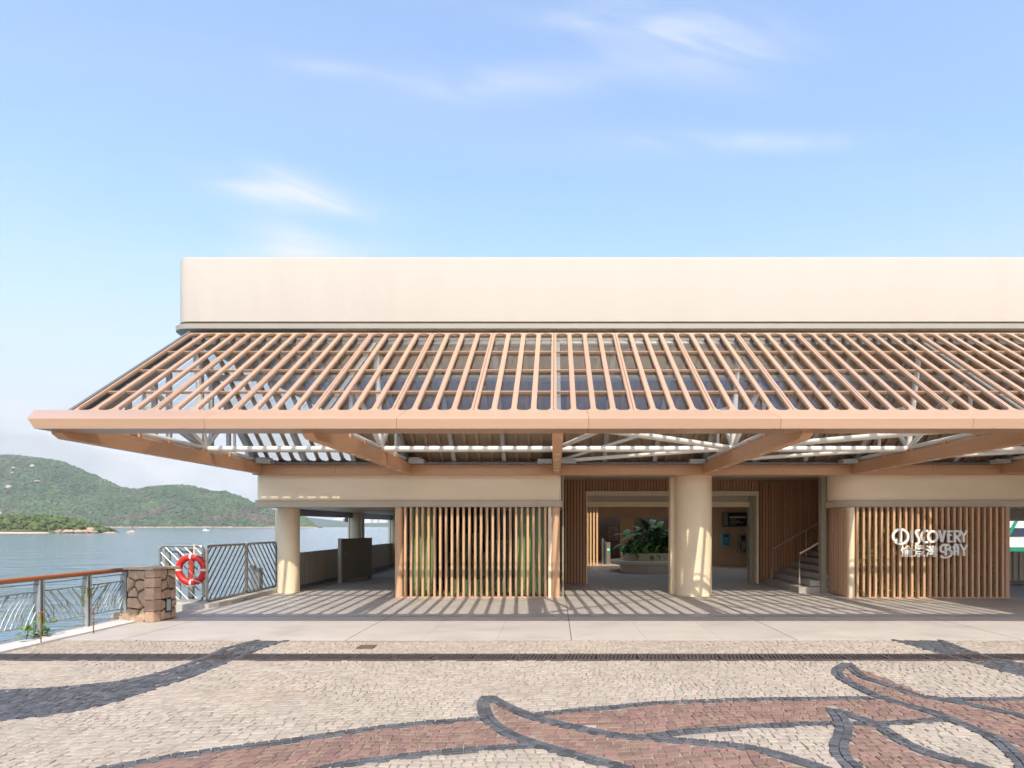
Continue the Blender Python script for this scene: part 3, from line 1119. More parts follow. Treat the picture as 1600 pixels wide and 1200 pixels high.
# small black socket on the big column
build(MB().box(2.832, 2.842, 15.1, 15.14, 0.75, 0.86), 'socket_plate', BLACK, bld)


# ---------------- slatted screens
def slat_me(w, d, h):
    m = MB()
    c = 0.006
    m.prism([(-w / 2 + c, 0), (w / 2 - c, 0), (w / 2, c), (w / 2, d), (-w / 2, d), (-w / 2, c)], 0, h)
    return m.mesh('slat')


S_out = slat_me(0.052, 0.095, 2.0)
# left screen
m = MB()
m.box(-3.56, 0.10, 14.30, 14.40, 0.0, 0.018)
scr = build(m, 'slatted_screen', SALMON_V, bld)
for k in range(25):
    link('slat', S_out, SALMON_V, scr, (-3.36 + k * 0.1305, 14.29, 0.018))


def endpost(x0, x1, y0, y1, mat, parent, r=0.1, z1=2.02):
    m = MB()
    m.loft([rrect(x0, x1, y0, y1, r, 0, z) for z in (0.003, z1)])
    return build(m, 'end_post', mat, parent, True)


endpost(-3.60, -3.43, 14.29, 15.9, SALMON_V, scr, 0.07)
for k in range(12):
    link('slat', S_out, SALMON_V, scr, (-3.615, 14.45 + k * 0.12, 0.018), (0, 0, R(-90)))
endpost(-0.17, -0.09, 14.31, 14.6, CREAM_COL, scr, 0.03)
endpost(-0.08, 0.10, 14.29, 15.4, SALMON_V, scr, 0.07)
# glazing and room behind it
gz = build(MB().box(-3.42, -0.18, 14.56, 14.572, 0.02, 2.02), 'shop_glazing', GREENGLASS, bld)
room = MB()
room.box(-3.44, -0.16, 17.0, 17.06, 0, 2.1)
room.box(-3.45, -3.40, 14.6, 17.0, 0, 2.1)
room.box(-0.20, -0.15, 14.6, 17.0, 0, 2.1)
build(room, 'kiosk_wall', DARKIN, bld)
for xa, xb in ((-3.35, -2.82), (-0.93, -0.22)):
    build(MB().box(xa, xb, 14.72, 14.76, 0.02, 2.0), 'frosted_panel', FROST, bld)
for q, (xa, xb, ya, zb) in enumerate(((-2.7, -1.0, 15.6, 0.30), (-2.7, -1.0, 15.9, 0.62), (-2.7, -1.0, 16.2, 0.92), (-2.7, -1.9, 16.5, 1.42), (-1.75, -1.0, 16.5, 1.22))):
    build(MB().box(xa, xb, ya, ya + 0.28, 0.0, zb), 'stepped_shelf', SHELF, bld)

# right screen with rounded corner
m = MB()
m.box(6.66, 10.05, 14.22, 14.32, 0.0, 0.018)
scr2 = build(m, 'slatted_screen', SALMON_V, bld)
for k in range(25):
    link('slat', S_out, SALMON_V, scr2, (6.715 + k * 0.1345, 14.21, 0.018))
for k in range(9):
    link('slat', S_out, SALMON_V, scr2, (6.525, 14.46 + k * 0.125, 0.018), (0, 0, R(-90)))
endpost(6.53, 6.67, 14.22, 14.42, CREAM_COL, scr2, 0.065)
endpost(10.0, 10.10, 14.21, 14.7, SALMON_V, scr2, 0.03)
build(MB().box(6.62, 10.05, 14.75, 14.79, 0, 2.02), 'hedge_backboard', mk('golden_backboard', (0.36, 0.24, 0.11), 0.7, 0.15, 3), bld)
build(MB().box(6.62, 6.66, 14.42, 15.6, 0, 2.02), 'side_backboard', DARKIN, bld)

# ---------------- entrance back wall
S_in = slat_me(0.058, 0.06, 1.0)
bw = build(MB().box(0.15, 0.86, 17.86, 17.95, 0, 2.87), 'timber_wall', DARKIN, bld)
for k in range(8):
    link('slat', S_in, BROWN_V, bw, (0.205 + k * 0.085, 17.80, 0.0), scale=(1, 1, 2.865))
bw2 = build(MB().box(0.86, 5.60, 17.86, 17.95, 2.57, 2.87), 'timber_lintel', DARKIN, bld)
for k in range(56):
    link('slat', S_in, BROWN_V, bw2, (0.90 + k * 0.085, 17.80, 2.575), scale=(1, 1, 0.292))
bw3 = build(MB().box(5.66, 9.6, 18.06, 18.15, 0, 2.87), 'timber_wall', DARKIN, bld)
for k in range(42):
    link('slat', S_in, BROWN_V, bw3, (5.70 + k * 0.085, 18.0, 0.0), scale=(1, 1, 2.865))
# opening frame
fr = MB()
fr.box(0.845, 0.885, 17.76, 17.95, 0, 2.44)
build(fr, 'opening_frame', CREAM_COL, bld)
build(MB().box(5.575, 5.64, 17.76, 18.0, 0, 2.57), 'opening_frame', CREAM_COL, bld)
build(MB().box(0.845, 5.575, 17.76, 17.95, 2.44, 2.57), 'opening_header', CREAM_COL, bld)
m = MB()
for k in range(60):
    m.box(0.9 + k * 0.078, 0.9 + k * 0.078 + 0.068, 18.05, 18.07, 2.28, 2.44)
build(m, 'shutter_curtain', TRIM, bld)
build(MB().box(0.86, 5.6, 18.075, 18.2, 2.28, 2.60), 'shutter_box', DARKTRIM, bld)
build(MB().box(0.886, 5.45, 17.98, 18.04, 2.14, 2.28), 'shutter_header', CREAM_COL, bld)
build(MB().box(5.45, 5.57, 17.97, 18.2, 0, 2.43), 'shutter_guide', JAMB, bld)

# ---------------- hall inside
ha = MB()
ha.box(0.2, 3.0, 28.4, 28.5, 0, 2.6)
hall = MB()
hall.box(1.15, 6.0, 28.2, 28.3, 2.02, 2.6)
hall.box(2.85, 3.45, 28.15, 28.3, 0, 2.02)
hall.box(0.9, 1.15, 28.2, 28.3, 0, 2.6)
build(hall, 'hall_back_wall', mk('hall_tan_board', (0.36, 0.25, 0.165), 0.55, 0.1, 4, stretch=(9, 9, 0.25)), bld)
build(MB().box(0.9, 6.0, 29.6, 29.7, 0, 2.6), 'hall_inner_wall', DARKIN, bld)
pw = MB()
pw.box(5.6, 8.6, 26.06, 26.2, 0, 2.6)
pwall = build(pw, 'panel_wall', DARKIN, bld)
pl_me = MB()
pl_me.prism([(-0.036, 0), (0.036, 0), (0.039, 0.004), (0.039, 0.06), (-0.039, 0.06), (-0.039, 0.004)], 0.005, 2.6)
pl_me = pl_me.mesh('board')
for k in range(36):
    link('board', pl_me, PALE_WOOD, pwall, (5.66 + k * 0.0815, 26.0, 0))
build(MB().box(8.55, 8.7, 18.2, 26.0, 0, 2.6), 'hall_side_wall', PALE_WOOD, bld)
for k in range(4):
    m = MB()
    m.cbox(1.26 + k * 0.13, 1.33 + k * 0.13, 25.9, 26.05, 0, 2.6, 0.01)
    build(m, 'hall_fin', PALE_WOOD, bld)
build(MB().box(0.0, 0.2, 18.0, 22.0, 0, 2.6), 'hall_side_wall', BROWN_V, bld)

# ---------------- stairs and handrails
st = build(MB().box(6.05, 9.4, 15.23, 17.99, 0.0, 0.02), 'staircase', CONCRETE, bld)
for k in range(9):
    m = MB()
    xk = 5.80 + 0.262 * k
    m.box(xk, 9.4, 15.25 - 0.0005 * k, 17.985, 0.02 + 0.15 * k if k else 0.002, 0.15 * (k + 1))
    build(m, 'step', CONCRETE, st)
hm = MB()
hm.tube([(6.0, 17.75, 0.15), (6.0, 17.75, 0.95), (8.6, 17.75, 0.95 + 1.48)], 0.022, 8)
hrail = build(hm, 'handrail', TRIM, bld, True)
build(MB().tube([(6.95, 17.75, 0.6), (6.95, 17.75, 1.49)], 0.018, 8), 'baluster', TRIM, hrail, True)
hm = MB()
hm.tube([(5.87, 15.4, 0.15), (5.87, 15.4, 0.93), (8.2, 15.4, 0.93 + 1.33)], 0.022, 8)
hrail2 = build(hm, 'handrail', TRIM, bld, True)
cord = MB()
cord.tube([(6.95, 17.7, 1.40), (7.05, 17.2, 1.05), (7.0, 16.5, 0.92), (6.9, 15.9, 1.0), (6.8, 15.42, 1.38)], 0.010, 6)
build(cord, 'barrier_cord', mk('yellow_cord', (0.35, 0.22, 0.05), 0.7, 0.1, 9), hrail2, True)

# ---------------- left passage parapet, gate, blinds
par = build(MB().box(-6.58, -6.52, 15.75, 27.5, 0.10, 0.90), 'parapet', TAUPE, bld)
build(MB().box(-6.60, -6.50, 15.75, 27.5, 0.0, 0.10), 'plinth', DARKTRIM, par)
build(MB().box(-6.60, -6.47, 15.75, 27.5, 0.90, 0.925), 'parapet_cap', TAUPE, par)
rib = MB()
rib.box(0, 0.025, -0.045, 0.045, 0.10, 0.90)
rib_me = rib.mesh('rib')
for k in range(90):
    link('rib', rib_me, TAUPE, par, (-6.52, 15.85 + k * 0.128, 0))
bl = MB()
bl.box(-6.6, -6.44, 15.72, 20.32, 1.86, 2.015)
build(bl, 'rolled_blind', DARKTRIM, bld)
bl = MB()
bl.box(-6.6, -6.44, 20.9, 25.3, 1.84, 2.015)
build(bl, 'rolled_blind', DARKTRIM, bld)
for yy in (20.2, 21.2, 25.2):
    build(MB().tube([(-6.5, yy, 0.92), (-6.5, yy, 1.9)], 0.012, 6), 'blind_guide', DARKTRIM, bld)
m = MB()
m.cbox(-6.22, -6.10, 20.25, 20.37, 1.0, 1.16, 0.01)
m.box(-6.17, -6.15, 20.30, 20.33, 1.16, 2.0)
build(m, 'conduit_box', GREYBOX, bld)
m = MB()
m.box(-6.45, -6.39, 19.6, 19.72, 1.72, 1.90)
build(m, 'speaker', GREYBOX, bld)
# far end of the left passage
build(MB().box(-6.4, -3.0, 27.6, 27.7, 0, 0.9), 'parapet', TAUPE, bld)
# right-hand passage parapet and downstand
par2 = build(MB().box(10.5, 22, 17.72, 17.78, 0.1, 0.90), 'parapet', TAUPE, bld)
build(MB().box(10.5, 22, 17.70, 17.80, 0.0, 0.10), 'plinth', DARKTRIM, par2)
rib2 = MB()
rib2.box(-0.05, 0.05, -0.04, 0, 0.10, 0.90)
rib2_me = rib2.mesh('rib')
for k in range(40):
    link('rib', rib2_me, TAUPE, par2, (11.0 + k * 0.17, 17.72, 0))
build(MB().box(9.6, 22, 17.5, 17.98, 1.78, 2.16), 'downstand_beam', CREAM, bld)
build(MB().box(9.6, 22, 17.49, 17.985, 1.74, 1.78), 'downstand_trim', TRIM, bld)

# ================================================================== OBJECTS
# ---------------- free gate leaf in the passage
gx0, gy0 = -6.10, 18.2
gx1, gy1 = -5.76, 20.0
gate = thing('gate_leaf', (-5.9, 19.1, 0), 'dark taupe ribbed gate leaf standing open in the left passage', 'gate')
d_ = Vector((gx1 - gx0, gy1 - gy0, 0)).normalized()
nrm = Vector((d_.y, -d_.x, 0))
lg = math.hypot(gx1 - gx0, gy1 - gy0)
m = MB()
m.bar((gx0, gy0, 0.64), (gx1, gy1, 0.64), 0.06, 1.20)
build(m, 'leaf', DKTAUPE, gate)
for k in range(15):
    c = Vector((gx0, gy0, 0)) + d_ * (0.06 + k * lg / 15.2) + nrm * 0.036
    m = MB()
    m.bar((c.x, c.y, 0.06), (c.x, c.y, 1.22), 0.012, 0.06)
    build(m, 'rib', DKTAUPE, gate)
m = MB()
m.cbox(gx0 - 0.05, gx0 + 0.05, gy0 - 0.13, gy0 - 0.03, 0, 1.25, 0.01)
build(m, 'gate_post', TAUPE, gate)
m = MB()
m.tube([(gx0 + 0.03, gy0 + 0.1, 0.8), (gx0 + 0.1, gy0 + 0.1, 0.8), (gx0 + 0.1, gy0 + 0.25, 0.8)], 0.012, 6)
build(m, 'handle', STEEL, gate)
m = MB()
m.cyl(gx1 - 0.03, gy1 - 0.1, 0.05, 0.0, 0.06, 10)
build(m, 'caster', BLACK, gate)

# ---------------- stone pier
pier_loc = Vector((-6.90, 10.95, 0))
pier = thing('stone_pier', pier_loc, 'squat brown rubble stone pier at the end of the seaside railing', 'pier')
PR = Matrix.Rotation(R(-14), 4, 'Z')
PWX, PWY, PH = 0.52, 0.47, 0.87


def pierpt(p):
    return tuple(PR @ Vector(p) + pier_loc)


core = MB()
core.box(-PWX / 2 + 0.02, PWX / 2 - 0.02, -PWY / 2 + 0.02, PWY / 2 - 0.02, -0.02, PH - 0.01)
core.v = [pierpt(p) for p in core.v]
build(core, 'core', mk('dark_joint', (0.085, 0.065, 0.05), 0.95, 0.2, 9), pier)


def clip_half(P, a, n_):
    out = []
    for i in range(len(P)):
        p, q = P[i], P[(i + 1) % len(P)]
        dp, dq = (p - a).dot(n_), (q - a).dot(n_)
        if dp <= 0:
            out.append(p)
        if dp * dq < 0:
            out.append(p + (q - p) * (dp / (dp - dq)))
    return out


def voronoi(w, h, sites):
    cells = []
    for s in sites:
        P = [Vector((0, 0)), Vector((w, 0)), Vector((w, h)), Vector((0, h))]
        for o in sites:
            if o is not s and P:
                P = clip_half(P, (s + o) / 2, (o - s))
        if len(P) > 2:
            cells.append(P)
    return cells


rs = random.Random(5)
faces = [((-PWX / 2, -PWY / 2), (1, 0), PWX - 0.13, (0, -1)), ((PWX / 2, -PWY / 2 + 0.13), (0, 1), PWY - 0.13, (1, 0)),
         ((PWX / 2, PWY / 2), (-1, 0), PWX, (0, 1)), ((-PWX / 2, PWY / 2), (0, -1), PWY, (-1, 0))]
for (o2, du, wf, nn) in faces:
    sites = []
    for a in range(2):
        for c in range(5):
            sites.append(Vector(((a + 0.5 + rs.uniform(-0.33, 0.33)) * wf / 2, (c + 0.5 + rs.uniform(-0.35, 0.35)) * PH / 5)))
    sites = [s for s in sites if rs.random() > 0.12]
    for P in voronoi(wf, PH, sites):
        cen = sum(P, Vector((0, 0))) / len(P)
        thick = rs.uniform(0.02, 0.065)
        rings = []
        for (sh, dep) in ((0.012, -0.03), (0.014, thick * 0.5), (0.034, thick)):
            ring = []
            for p in P:
                v = p - cen
                ln = max(v.length, 1e-6)
                q = cen + v * max(0.1, 1 - sh * 1.2 / ln)
                jt = rs.uniform(-0.006, 0.006) if dep > 0 else 0
                ring.append(pierpt((o2[0] + du[0] * q.x + nn[0] * (dep + jt - 0.02), o2[1] + du[1] * q.x + nn[1] * (dep + jt - 0.02), q.y)))
            rings.append(ring)
        m = MB()
        m.loft(rings, False, True)
        build(m, 'stone', PIERSTONE, pier)
z = 0.0
while z < PH - 0.05:      # quoins on the corner facing the plaza
    h_ = rs.uniform(0.13, 0.22)
    z1 = min(z + h_, PH)
    m = MB()
    q = rs.uniform(0, 0.015)
    m.cbox(PWX / 2 - 0.14 - q, PWX / 2 + 0.03 + q, -PWY / 2 - 0.03 - q, -PWY / 2 + 0.13 + q, z + 0.006, z1 - 0.006, 0.022)
    m.v = [pierpt((p[0] + rs.uniform(-.005, .005), p[1] + rs.uniform(-.005, .005), p[2])) for p in m.v]
    build(m, 'quoin', PIERSTONE, pier)
    z = z1
m = MB()
m.cbox(-PWX / 2 - 0.05, PWX / 2 + 0.05, -PWY / 2 - 0.05, PWY / 2 + 0.05, PH, PH + 0.035, 0.01)
m.v = [pierpt(p) for p in m.v]
build(m, 'cap', PIERCAP, pier)
m = MB()
m.box(PWX / 2 + 0.005, PWX / 2 + 0.04, -0.02, 0.10, 0.13, 0.38)
m.v = [pierpt(p) for p in m.v]
lf = build(m, 'light_frame', BLACK, pier)
m = MB()
m.box(PWX / 2 + 0.036, PWX / 2 + 0.046, 0.0, 0.08, 0.16, 0.35)
m.v = [pierpt(p) for p in m.v]
build(m, 'light_lens', mk('pale_lens', (0.36, 0.38, 0.33), 0.3, 0.05, 5), lf)
for k in range(7):
    m = MB()
    w_ = rs.uniform(0.09, 0.16)
    m.cbox(0, w_, 0, 0.14, -0.02, rs.uniform(0.06, 0.14), 0.02)
    xk = -7.62 + k * 0.10
    m.v = [(p[0] + xk + rs.uniform(-.012, .012), p[1] + 10.93 - k * 0.045 + rs.uniform(-.012, .012), p[2]) for p in m.v]
    build(m, 'base_stone', PIERSTONE, pier)

# ---------------- seaside railing
RX = -7.4
rail = thing('seaside_railing', (RX, 9.5, 0), 'steel railing with branch-pattern panels and a reddish timber handrail beside the sea', 'railing')
m = MB()
m.tube([(RX, 2.0, 0.855), (RX, 5, 0.855), (RX, 8, 0.855), (RX + 0.02, 11.05, 0.855)], 0.038, 12)
build(m, 'handrail', HANDRAIL, rail, True)
posts = [5.35, 7.28, 9.17, 10.1, 11.0]
for yy in posts:
    m = MB()
    m.box(RX - 0.05, RX + 0.05, yy - 0.045, yy - 0.025, -0.02, 0.83)
    m.box(RX - 0.05, RX + 0.05, yy + 0.025, yy + 0.045, -0.02, 0.83)
    m.box(RX - 0.012, RX + 0.012, yy - 0.025, yy + 0.025, 0.1, 0.7)
    m.box(RX - 0.07, RX + 0.07, yy - 0.07, yy + 0.07, -0.02, 0.032)
    build(m, 'post', GALV, rail)
rb = random.Random(3)
for k in range(len(posts) - 1):
    ya, yb = posts[k] + 0.05, posts[k + 1] - 0.05
    m = MB()
    m.tube([(RX, ya, 0.775), (RX, yb, 0.775)], 0.008, 6)
    pn = build(m, 'railing_panel', GALV, rail, True)
    for z_, r_ in ((0.66, 0.010), (0.19, 0.010), (0.06, 0.008)):
        m = MB()
        m.tube([(RX, ya, z_), (RX, yb, z_)], r_, 6)
        build(m, 'rod', GALV, pn, True)
    L_ = yb - ya
    nb = int(L_ / 0.085)
    mir = -1 if k % 2 else 1
    for q in range(-4, nb + 1):
        y0 = ya + q * L_ / nb
        pts = []
        ph = rb.uniform(-0.03, 0.03)
        for s in range(9):
            t = s / 8
            yy = y0 + (0.08 * math.sin(t * 3.0 + ph * 20) + 0.36 * t ** 1.4 + ph)
            if mir < 0:
                yy = ya + yb - yy
            zz = 0.66 - 0.47 * t
            if ya - 0.01 < yy < yb + 0.01:
                pts.append((RX + 0.004 * math.sin(q), yy, zz))
        if len(pts) > 2:
            m = MB()
            rr = rb.uniform(0.006, 0.010)
            m.tube(pts, rr, 5)
            if len(pts) > 5:
                p0 = pts[3]
                br = [(p0[0], p0[1], p0[2]), (p0[0], min(max(p0[1] + 0.05 * mir, ya), yb), p0[2] - 0.10), (p0[0], min(max(p0[1] + 0.06 * mir, ya), yb), p0[2] - 0.2)]
                m.tube(br, 0.006, 5)
            build(m, 'branch_bar', GALV, pn, True)
# thin rusty stakes with a chain by the railing
stakes = []
for (px, py, zt, lab) in ((64, 1006, 0.42, 'rusty iron stake by the railing post with green weeds'), (146, 990, 0.37, 'rusty iron stake with a bent top nearer the stone pier')):
    x, y = G(px, py)
    s_ = thing('iron_stake', (x, y, 0), lab, 'stake', 'rusty stakes along the quay edge')
    m = MB()
    m.tube([(x, y, -0.02), (x, y, zt)], 0.008, 7)
    build(m, 'rod', RUST, s_, True)
    m = MB()
    m.tube([(x - 0.035, y, zt), (x + 0.07, y + 0.01, zt + 0.02)], 0.009, 7)
    build(m, 'hook', RUST, s_, True)
chain = MB()
for k in range(12):
    a = Vector((RX + 0.06, 9.98 + k * 0.045, 0.64 - 0.03 * math.sin(k / 11 * math.pi)))
    pts = [a + Vector((0.012 * math.cos(q) if k % 2 else 0, 0.028 * math.sin(q), 0.012 * math.cos(q) if not k % 2 else 0)) for q in [2 * math.pi * j / 8 for j in range(8)]]
    chain.tube(pts, 0.006, 5, True)
ch = build(chain, 'chain', mk('rusty_yellow_chain', (0.24, 0.16, 0.05), 0.7, 0.3, 20), None, True)
tag(ch, 'short rusty yellowish chain looped round a railing post', 'chain')


def leaf_mesh(L_, w, curl, fold=0.25, n=5):
    m = MB()
    vs = []
    for i in range(n + 1):
        t = i / n
        ww = w * (math.sin(math.pi * min(1, t ** 0.75)) ** 0.8) * 0.5 + 0.002
        a = curl * t
        x = L_ * (math.sin(a) / curl if curl else t)
        z = L_ * ((math.cos(a) - 1) / curl if curl else 0)
        vs += [(x, -ww, z + ww * fold), (x, 0, z), (x, ww, z + ww * fold)]
    fs = []
    for i in range(n):
        for k in range(2):
            fs.append((i * 3 + k, i * 3 + k + 1, (i + 1) * 3 + k + 1, (i + 1) * 3 + k))
    m.add(vs, fs)
    return m.mesh('leaf')


# weeds
wx, wy = G(55, 1000)
weed = thing('weed', (-7.33, 9.0, 0), 'small green weeds sprouting at the foot of a railing post', 'weed')
lw = leaf_mesh(0.11, 0.06, 0.7)
for k in range(34):
    q = rb.uniform(0, 6.28)
    link('leaf', lw, LEAF_L, weed, (-7.33 + rb.uniform(-0.1, 0.1), 9.0 + rb.uniform(-0.3, 0.32), rb.uniform(0.02, 0.3)), (0, rb.uniform(-0.9, 0.2), q), scale=[rb.uniform(0.6, 1.2)] * 3)
m = MB()
for k in range(6):
    x, y = -7.33 + rb.uniform(-0.08, 0.08), 9.0 + rb.uniform(-0.2, 0.2)
    m.tube([(x, y, 0), (x + 0.02, y + 0.03, 0.15), (x - 0.01, y + 0.05, 0.28)], 0.004, 5)
build(m, 'stem', LEAF, weed)


# ---------------- stainless gate panels
def gate_panel(name, p0, p1, z0, z1, label, direction, nb, legs=(0.2, 0.8)):
    p0, p1 = Vector((*p0, 0)), Vector((*p1, 0))
    d = (p1 - p0)
    L_ = d.length
    d.normalize()
    H = z1 - z0
    t = thing(name, (p0 + p1) / 2, label, 'fence panel', 'stainless fence panels by the water')

    def pt(u, v):
        q = p0 + d * u
        return (q.x, q.y, z0 + v)
    r_ = 0.1
    pts = []
    for cx, cz, a0 in ((r_, r_, 180), (L_ - r_, r_, 270), (L_ - r_, H - r_, 0), (r_, H - r_, 90)):
        for k in range(6):
            a = R(a0 + 90 * k / 5)
            pts.append(pt(cx + r_ * math.cos(a), cz + r_ * math.sin(a)))
    m = MB()
    m.tube(pts, 0.028, 10, True)
    build(m, 'frame', STEEL, t, True)
    tot = L_ + H
    for k in range(1, nb):
        c = k * tot / nb
        ends = []
        for (u, v) in ((c, 0), (0, c), (L_, c - L_), (c - H, H)):
            if -1e-6 <= u <= L_ + 1e-6 and -1e-6 <= v <= H + 1e-6:
                ends.append((u, v))
        if len(ends) < 2:
            continue
        ends.sort()
        a, b_ = ends[0], ends[-1]
        if abs(a[0] - b_[0]) < 0.04:
            continue
        if direction < 0:
            a, b_ = (L_ - a[0], a[1]), (L_ - b_[0], b_[1])
        m = MB()
        m.tube([pt(*a), pt(*b_)], 0.016, 7)
        build(m, 'diagonal_bar', STEEL, t, True)
    for f in legs:
        m = MB()
        q = pt(L_ * f, 0)
        m.tube([(q[0], q[1], 0.0), (q[0], q[1], z0)], 0.022, 8)
        build(m, 'leg', STEEL, t, True)
    return t, pt


ga, _ = gate_panel('fence_panel', (-7.97, 12.9), (-7.10, 12.9), 0.10, 1.20, 'stainless fence panel facing the plaza, the one behind the red lifebuoy', 1, 10)
gb, _ = gate_panel('fence_panel', (-6.93, 12.72), (-6.93, 14.33), 0.10, 1.20, 'wide middle stainless fence panel with bars rising to the right', -1, 14)
gc, _ = gate_panel('fence_panel', (-6.96, 14.43), (-6.99, 16.0), 0.10, 1.20, 'stainless fence panel next to the corner column with bars falling to the right', 1, 13)
for z_ in (0.2, 1.08):
    m = MB()
    m.tube([(-7.10, 12.9, z_), (-6.93, 12.72, z_)], 0.016, 7)
    build(m, 'hinge', STEEL, ga, True)
    m = MB()
    m.tube([(-6.93, 14.33, z_), (-6.96, 14.43, z_)], 0.016, 7)
    build(m, 'hinge', STEEL, gb, True)
m = MB()
m.cbox(-7.93, -7.83, 12.98, 13.04, 0.09, 1.14, 0.01)
m.cbox(-7.68, -7.62, 13.0, 13.04, 0.09, 1.14, 0.01)
m.cbox(-7.46, -7.36, 12.98, 13.06, 0.09, 1.14, 0.01)
m.box(-7.9, -7.4, 13.0, 13.03, 1.05, 1.10)
o = build(m, 'steel_upright', GALV, None)
tag(o, 'grey steel frame of uprights behind the lifebuoy fence panel', 'frame')
m = MB()
m.cbox(-7.10, -7.0, 11.62, 11.72, 0.0, 0.84, 0.01)
o = build(m, 'blue_grey_post', mk('blue_grey_wrap', (0.10, 0.12, 0.17), 0.7, 0.4, 9), None)
tag(o, 'dark blue-grey wrapped post just right of the stone pier', 'post')
# small grey machine box seen between the bars
m = MB()
m.cbox(-7.62, -7.40, 16.0, 16.2, -0.2, 0.55, 0.02)
m.box(-7.64, -7.52, 15.98, 16.1, 0.42, 0.62)
o = build(m, 'mooring_post', GREYBOX, None)
tag(o, 'dark grey mooring post seen through the fence bars beside the corner column', 'post')

# ---------------- lifebuoy
BX, BY, BZ, BR, Br = -7.24, 12.80, 0.73, 0.255, 0.066
buoy = thing('lifebuoy', (BX, BY, BZ - 0.3), 'red ring lifebuoy with silver bands hung on the fence', 'lifebuoy')


def ring_seg(a0, a1, n, rmin, rr, flat=1.0):
    m = MB()
    rings = []
    for i in range(n + 1):
        a = a0 + (a1 - a0) * i / n
        c, s = math.cos(a), math.sin(a)
        rings.append([(BX + c * (rmin + rr * math.cos(q)), BY - 0.07 + flat * rr * math.sin(q), BZ + s * (rmin + rr * math.cos(q))) for q in [2 * math.pi * k / 14 for k in range(14)]])
    m.loft(rings, False, False)
    return m


build(ring_seg(0, 2 * math.pi, 48, BR, Br), 'ring', RED, buoy, True)
for a in (0, 90, 180, 270):
    build(ring_seg(R(a - 4.5), R(a + 4.5), 4, BR, Br + 0.003), 'band', REFLECT, buoy, True)
m = MB()
pts = []
for k in range(65):
    a = 2 * math.pi * k / 64
    w_ = 1 + 0.035 * math.cos(4 * a)
    pts.append((BX + (BR + Br - 0.01) * w_ * math.cos(a) * 1.0, BY - 0.10, BZ + (BR + Br - 0.01) * w_ * math.sin(a)))
m.tube(pts[:-1], 0.006, 5, True)
build(m, 'grab_rope', ROPE, buoy, True)
m = MB()
for k in range(14):
    z_ = BZ + 0.21 - k * 0.033
    pts = [(BX + 0.035 * math.cos(q), BY - 0.085 + 0.02 * math.sin(q), z_) for q in [2 * math.pi * j / 8 for j in range(8)]]
    m.tube(pts, 0.014, 6, True)
build(m, 'coiled_line', ROPE_R, buoy, True)
m = MB()
m.tube([(BX + 0.02, BY - 0.01, 1.24), (BX + 0.02, BY - 0.02, 1.0)], 0.014, 7)
m.tube([(BX + 0.12, BY - 0.12, BZ + 0.24), (BX + 0.17, BY - 0.14, BZ + 0.1), (BX + 0.12, BY - 0.14, BZ - 0.1), (BX + 0.05, BY - 0.14, BZ - 0.2)], 0.006, 5)
m.tube([(BX + 0.02, BY - 0.14, BZ - 0.19), (BX + 0.12, BY - 0.14, BZ - 0.21), (BX + 0.22, BY - 0.14, BZ - 0.25)], 0.006, 5)
build(m, 'hanger_rope', ROPE, buoy, True)

# ---------------- sign
SIGY = 14.155
KU = 0.0141 / 9.41
SX0, SZ0 = (1370 - 868) * 0.0141, 1.6 + 22 * 0.0141
sign = thing('sign', (8.2, SIGY, 0.95), 'raised white letters reading DISCOVERY BAY with three Chinese characters on the right slatted screen', 'sign')
SIGN = bpy.data.materials.new('white_ribbed_letter')
SIGN.use_nodes = True
N, L = SIGN.node_tree.nodes, SIGN.node_tree.links
g_ = N.new('ShaderNodeNewGeometry')
sp_ = N.new('ShaderNodeSeparateXYZ')
L.new(g_.outputs['Position'], sp_.inputs[0])
mm = N.new('ShaderNodeMath'); mm.operation = 'MULTIPLY'; mm.inputs[1].default_value = 1 / 0.0165
L.new(sp_.outputs[2], mm.inputs[0])
ff = N.new('ShaderNodeMath'); ff.operation = 'FRACT'
L.new(mm.outputs[0], ff.inputs[0])
rr_ = N.new('ShaderNodeMapRange'); rr_.interpolation_type = 'SMOOTHSTEP'
L.new(ff.outputs[0], rr_.inputs[0])
rr_.inputs[1].default_value = 0.68; rr_.inputs[2].default_value = 0.85
mxs = N.new('ShaderNodeMixRGB')
L.new(rr_.outputs[0], mxs.inputs[0])
mxs.inputs[1].default_value = (0.95, 0.94, 0.90, 1)
mxs.inputs[2].default_value = (0.72, 0.68, 0.60, 1)
L.new(mxs.outputs[0], N['Principled BSDF'].inputs['Base Color'])
N['Principled BSDF'].inputs['Roughness'].default_value = 0.4


def S(u, v):
    return (SX0 + u * KU, SZ0 - v * KU)


def stroke(m, pts, w, depth=0.035):
    """thick polyline of constant width (sign units) as a solid ribbon"""
    P = [Vector(S(*p)) for p in pts]
    w = w * KU / 2
    n = len(P)
    vs, fs = [], []
    for i in range(n):
        t = (P[min(i + 1, n - 1)] - P[max(i - 1, 0)]).normalized()
        nn = Vector((-t.y, t.x)) * w
        for (q, yy) in ((P[i] + nn, SIGY - depth), (P[i] - nn, SIGY - depth), (P[i] - nn, SIGY), (P[i] + nn, SIGY)):
            vs.append((q.x, yy, q.y))
    for i in range(n - 1):
        for k in range(4):
            fs.append((i * 4 + k, i * 4 + (k + 1) % 4, (i + 1) * 4 + (k + 1) % 4, (i + 1) * 4 + k))
    fs += [(3, 2, 1, 0), (4 * n - 4, 4 * n - 3, 4 * n - 2, 4 * n - 1)]
    m.add(vs, fs)


def arc(cx, cy, rx, ry, a0, a1, n=18):
    return [(cx + rx * math.cos(R(a0 + (a1 - a0) * k / n)), cy - ry * math.sin(R(a0 + (a1 - a0) * k / n))) for k in range(n + 1)]


W_ = 36
LET = []
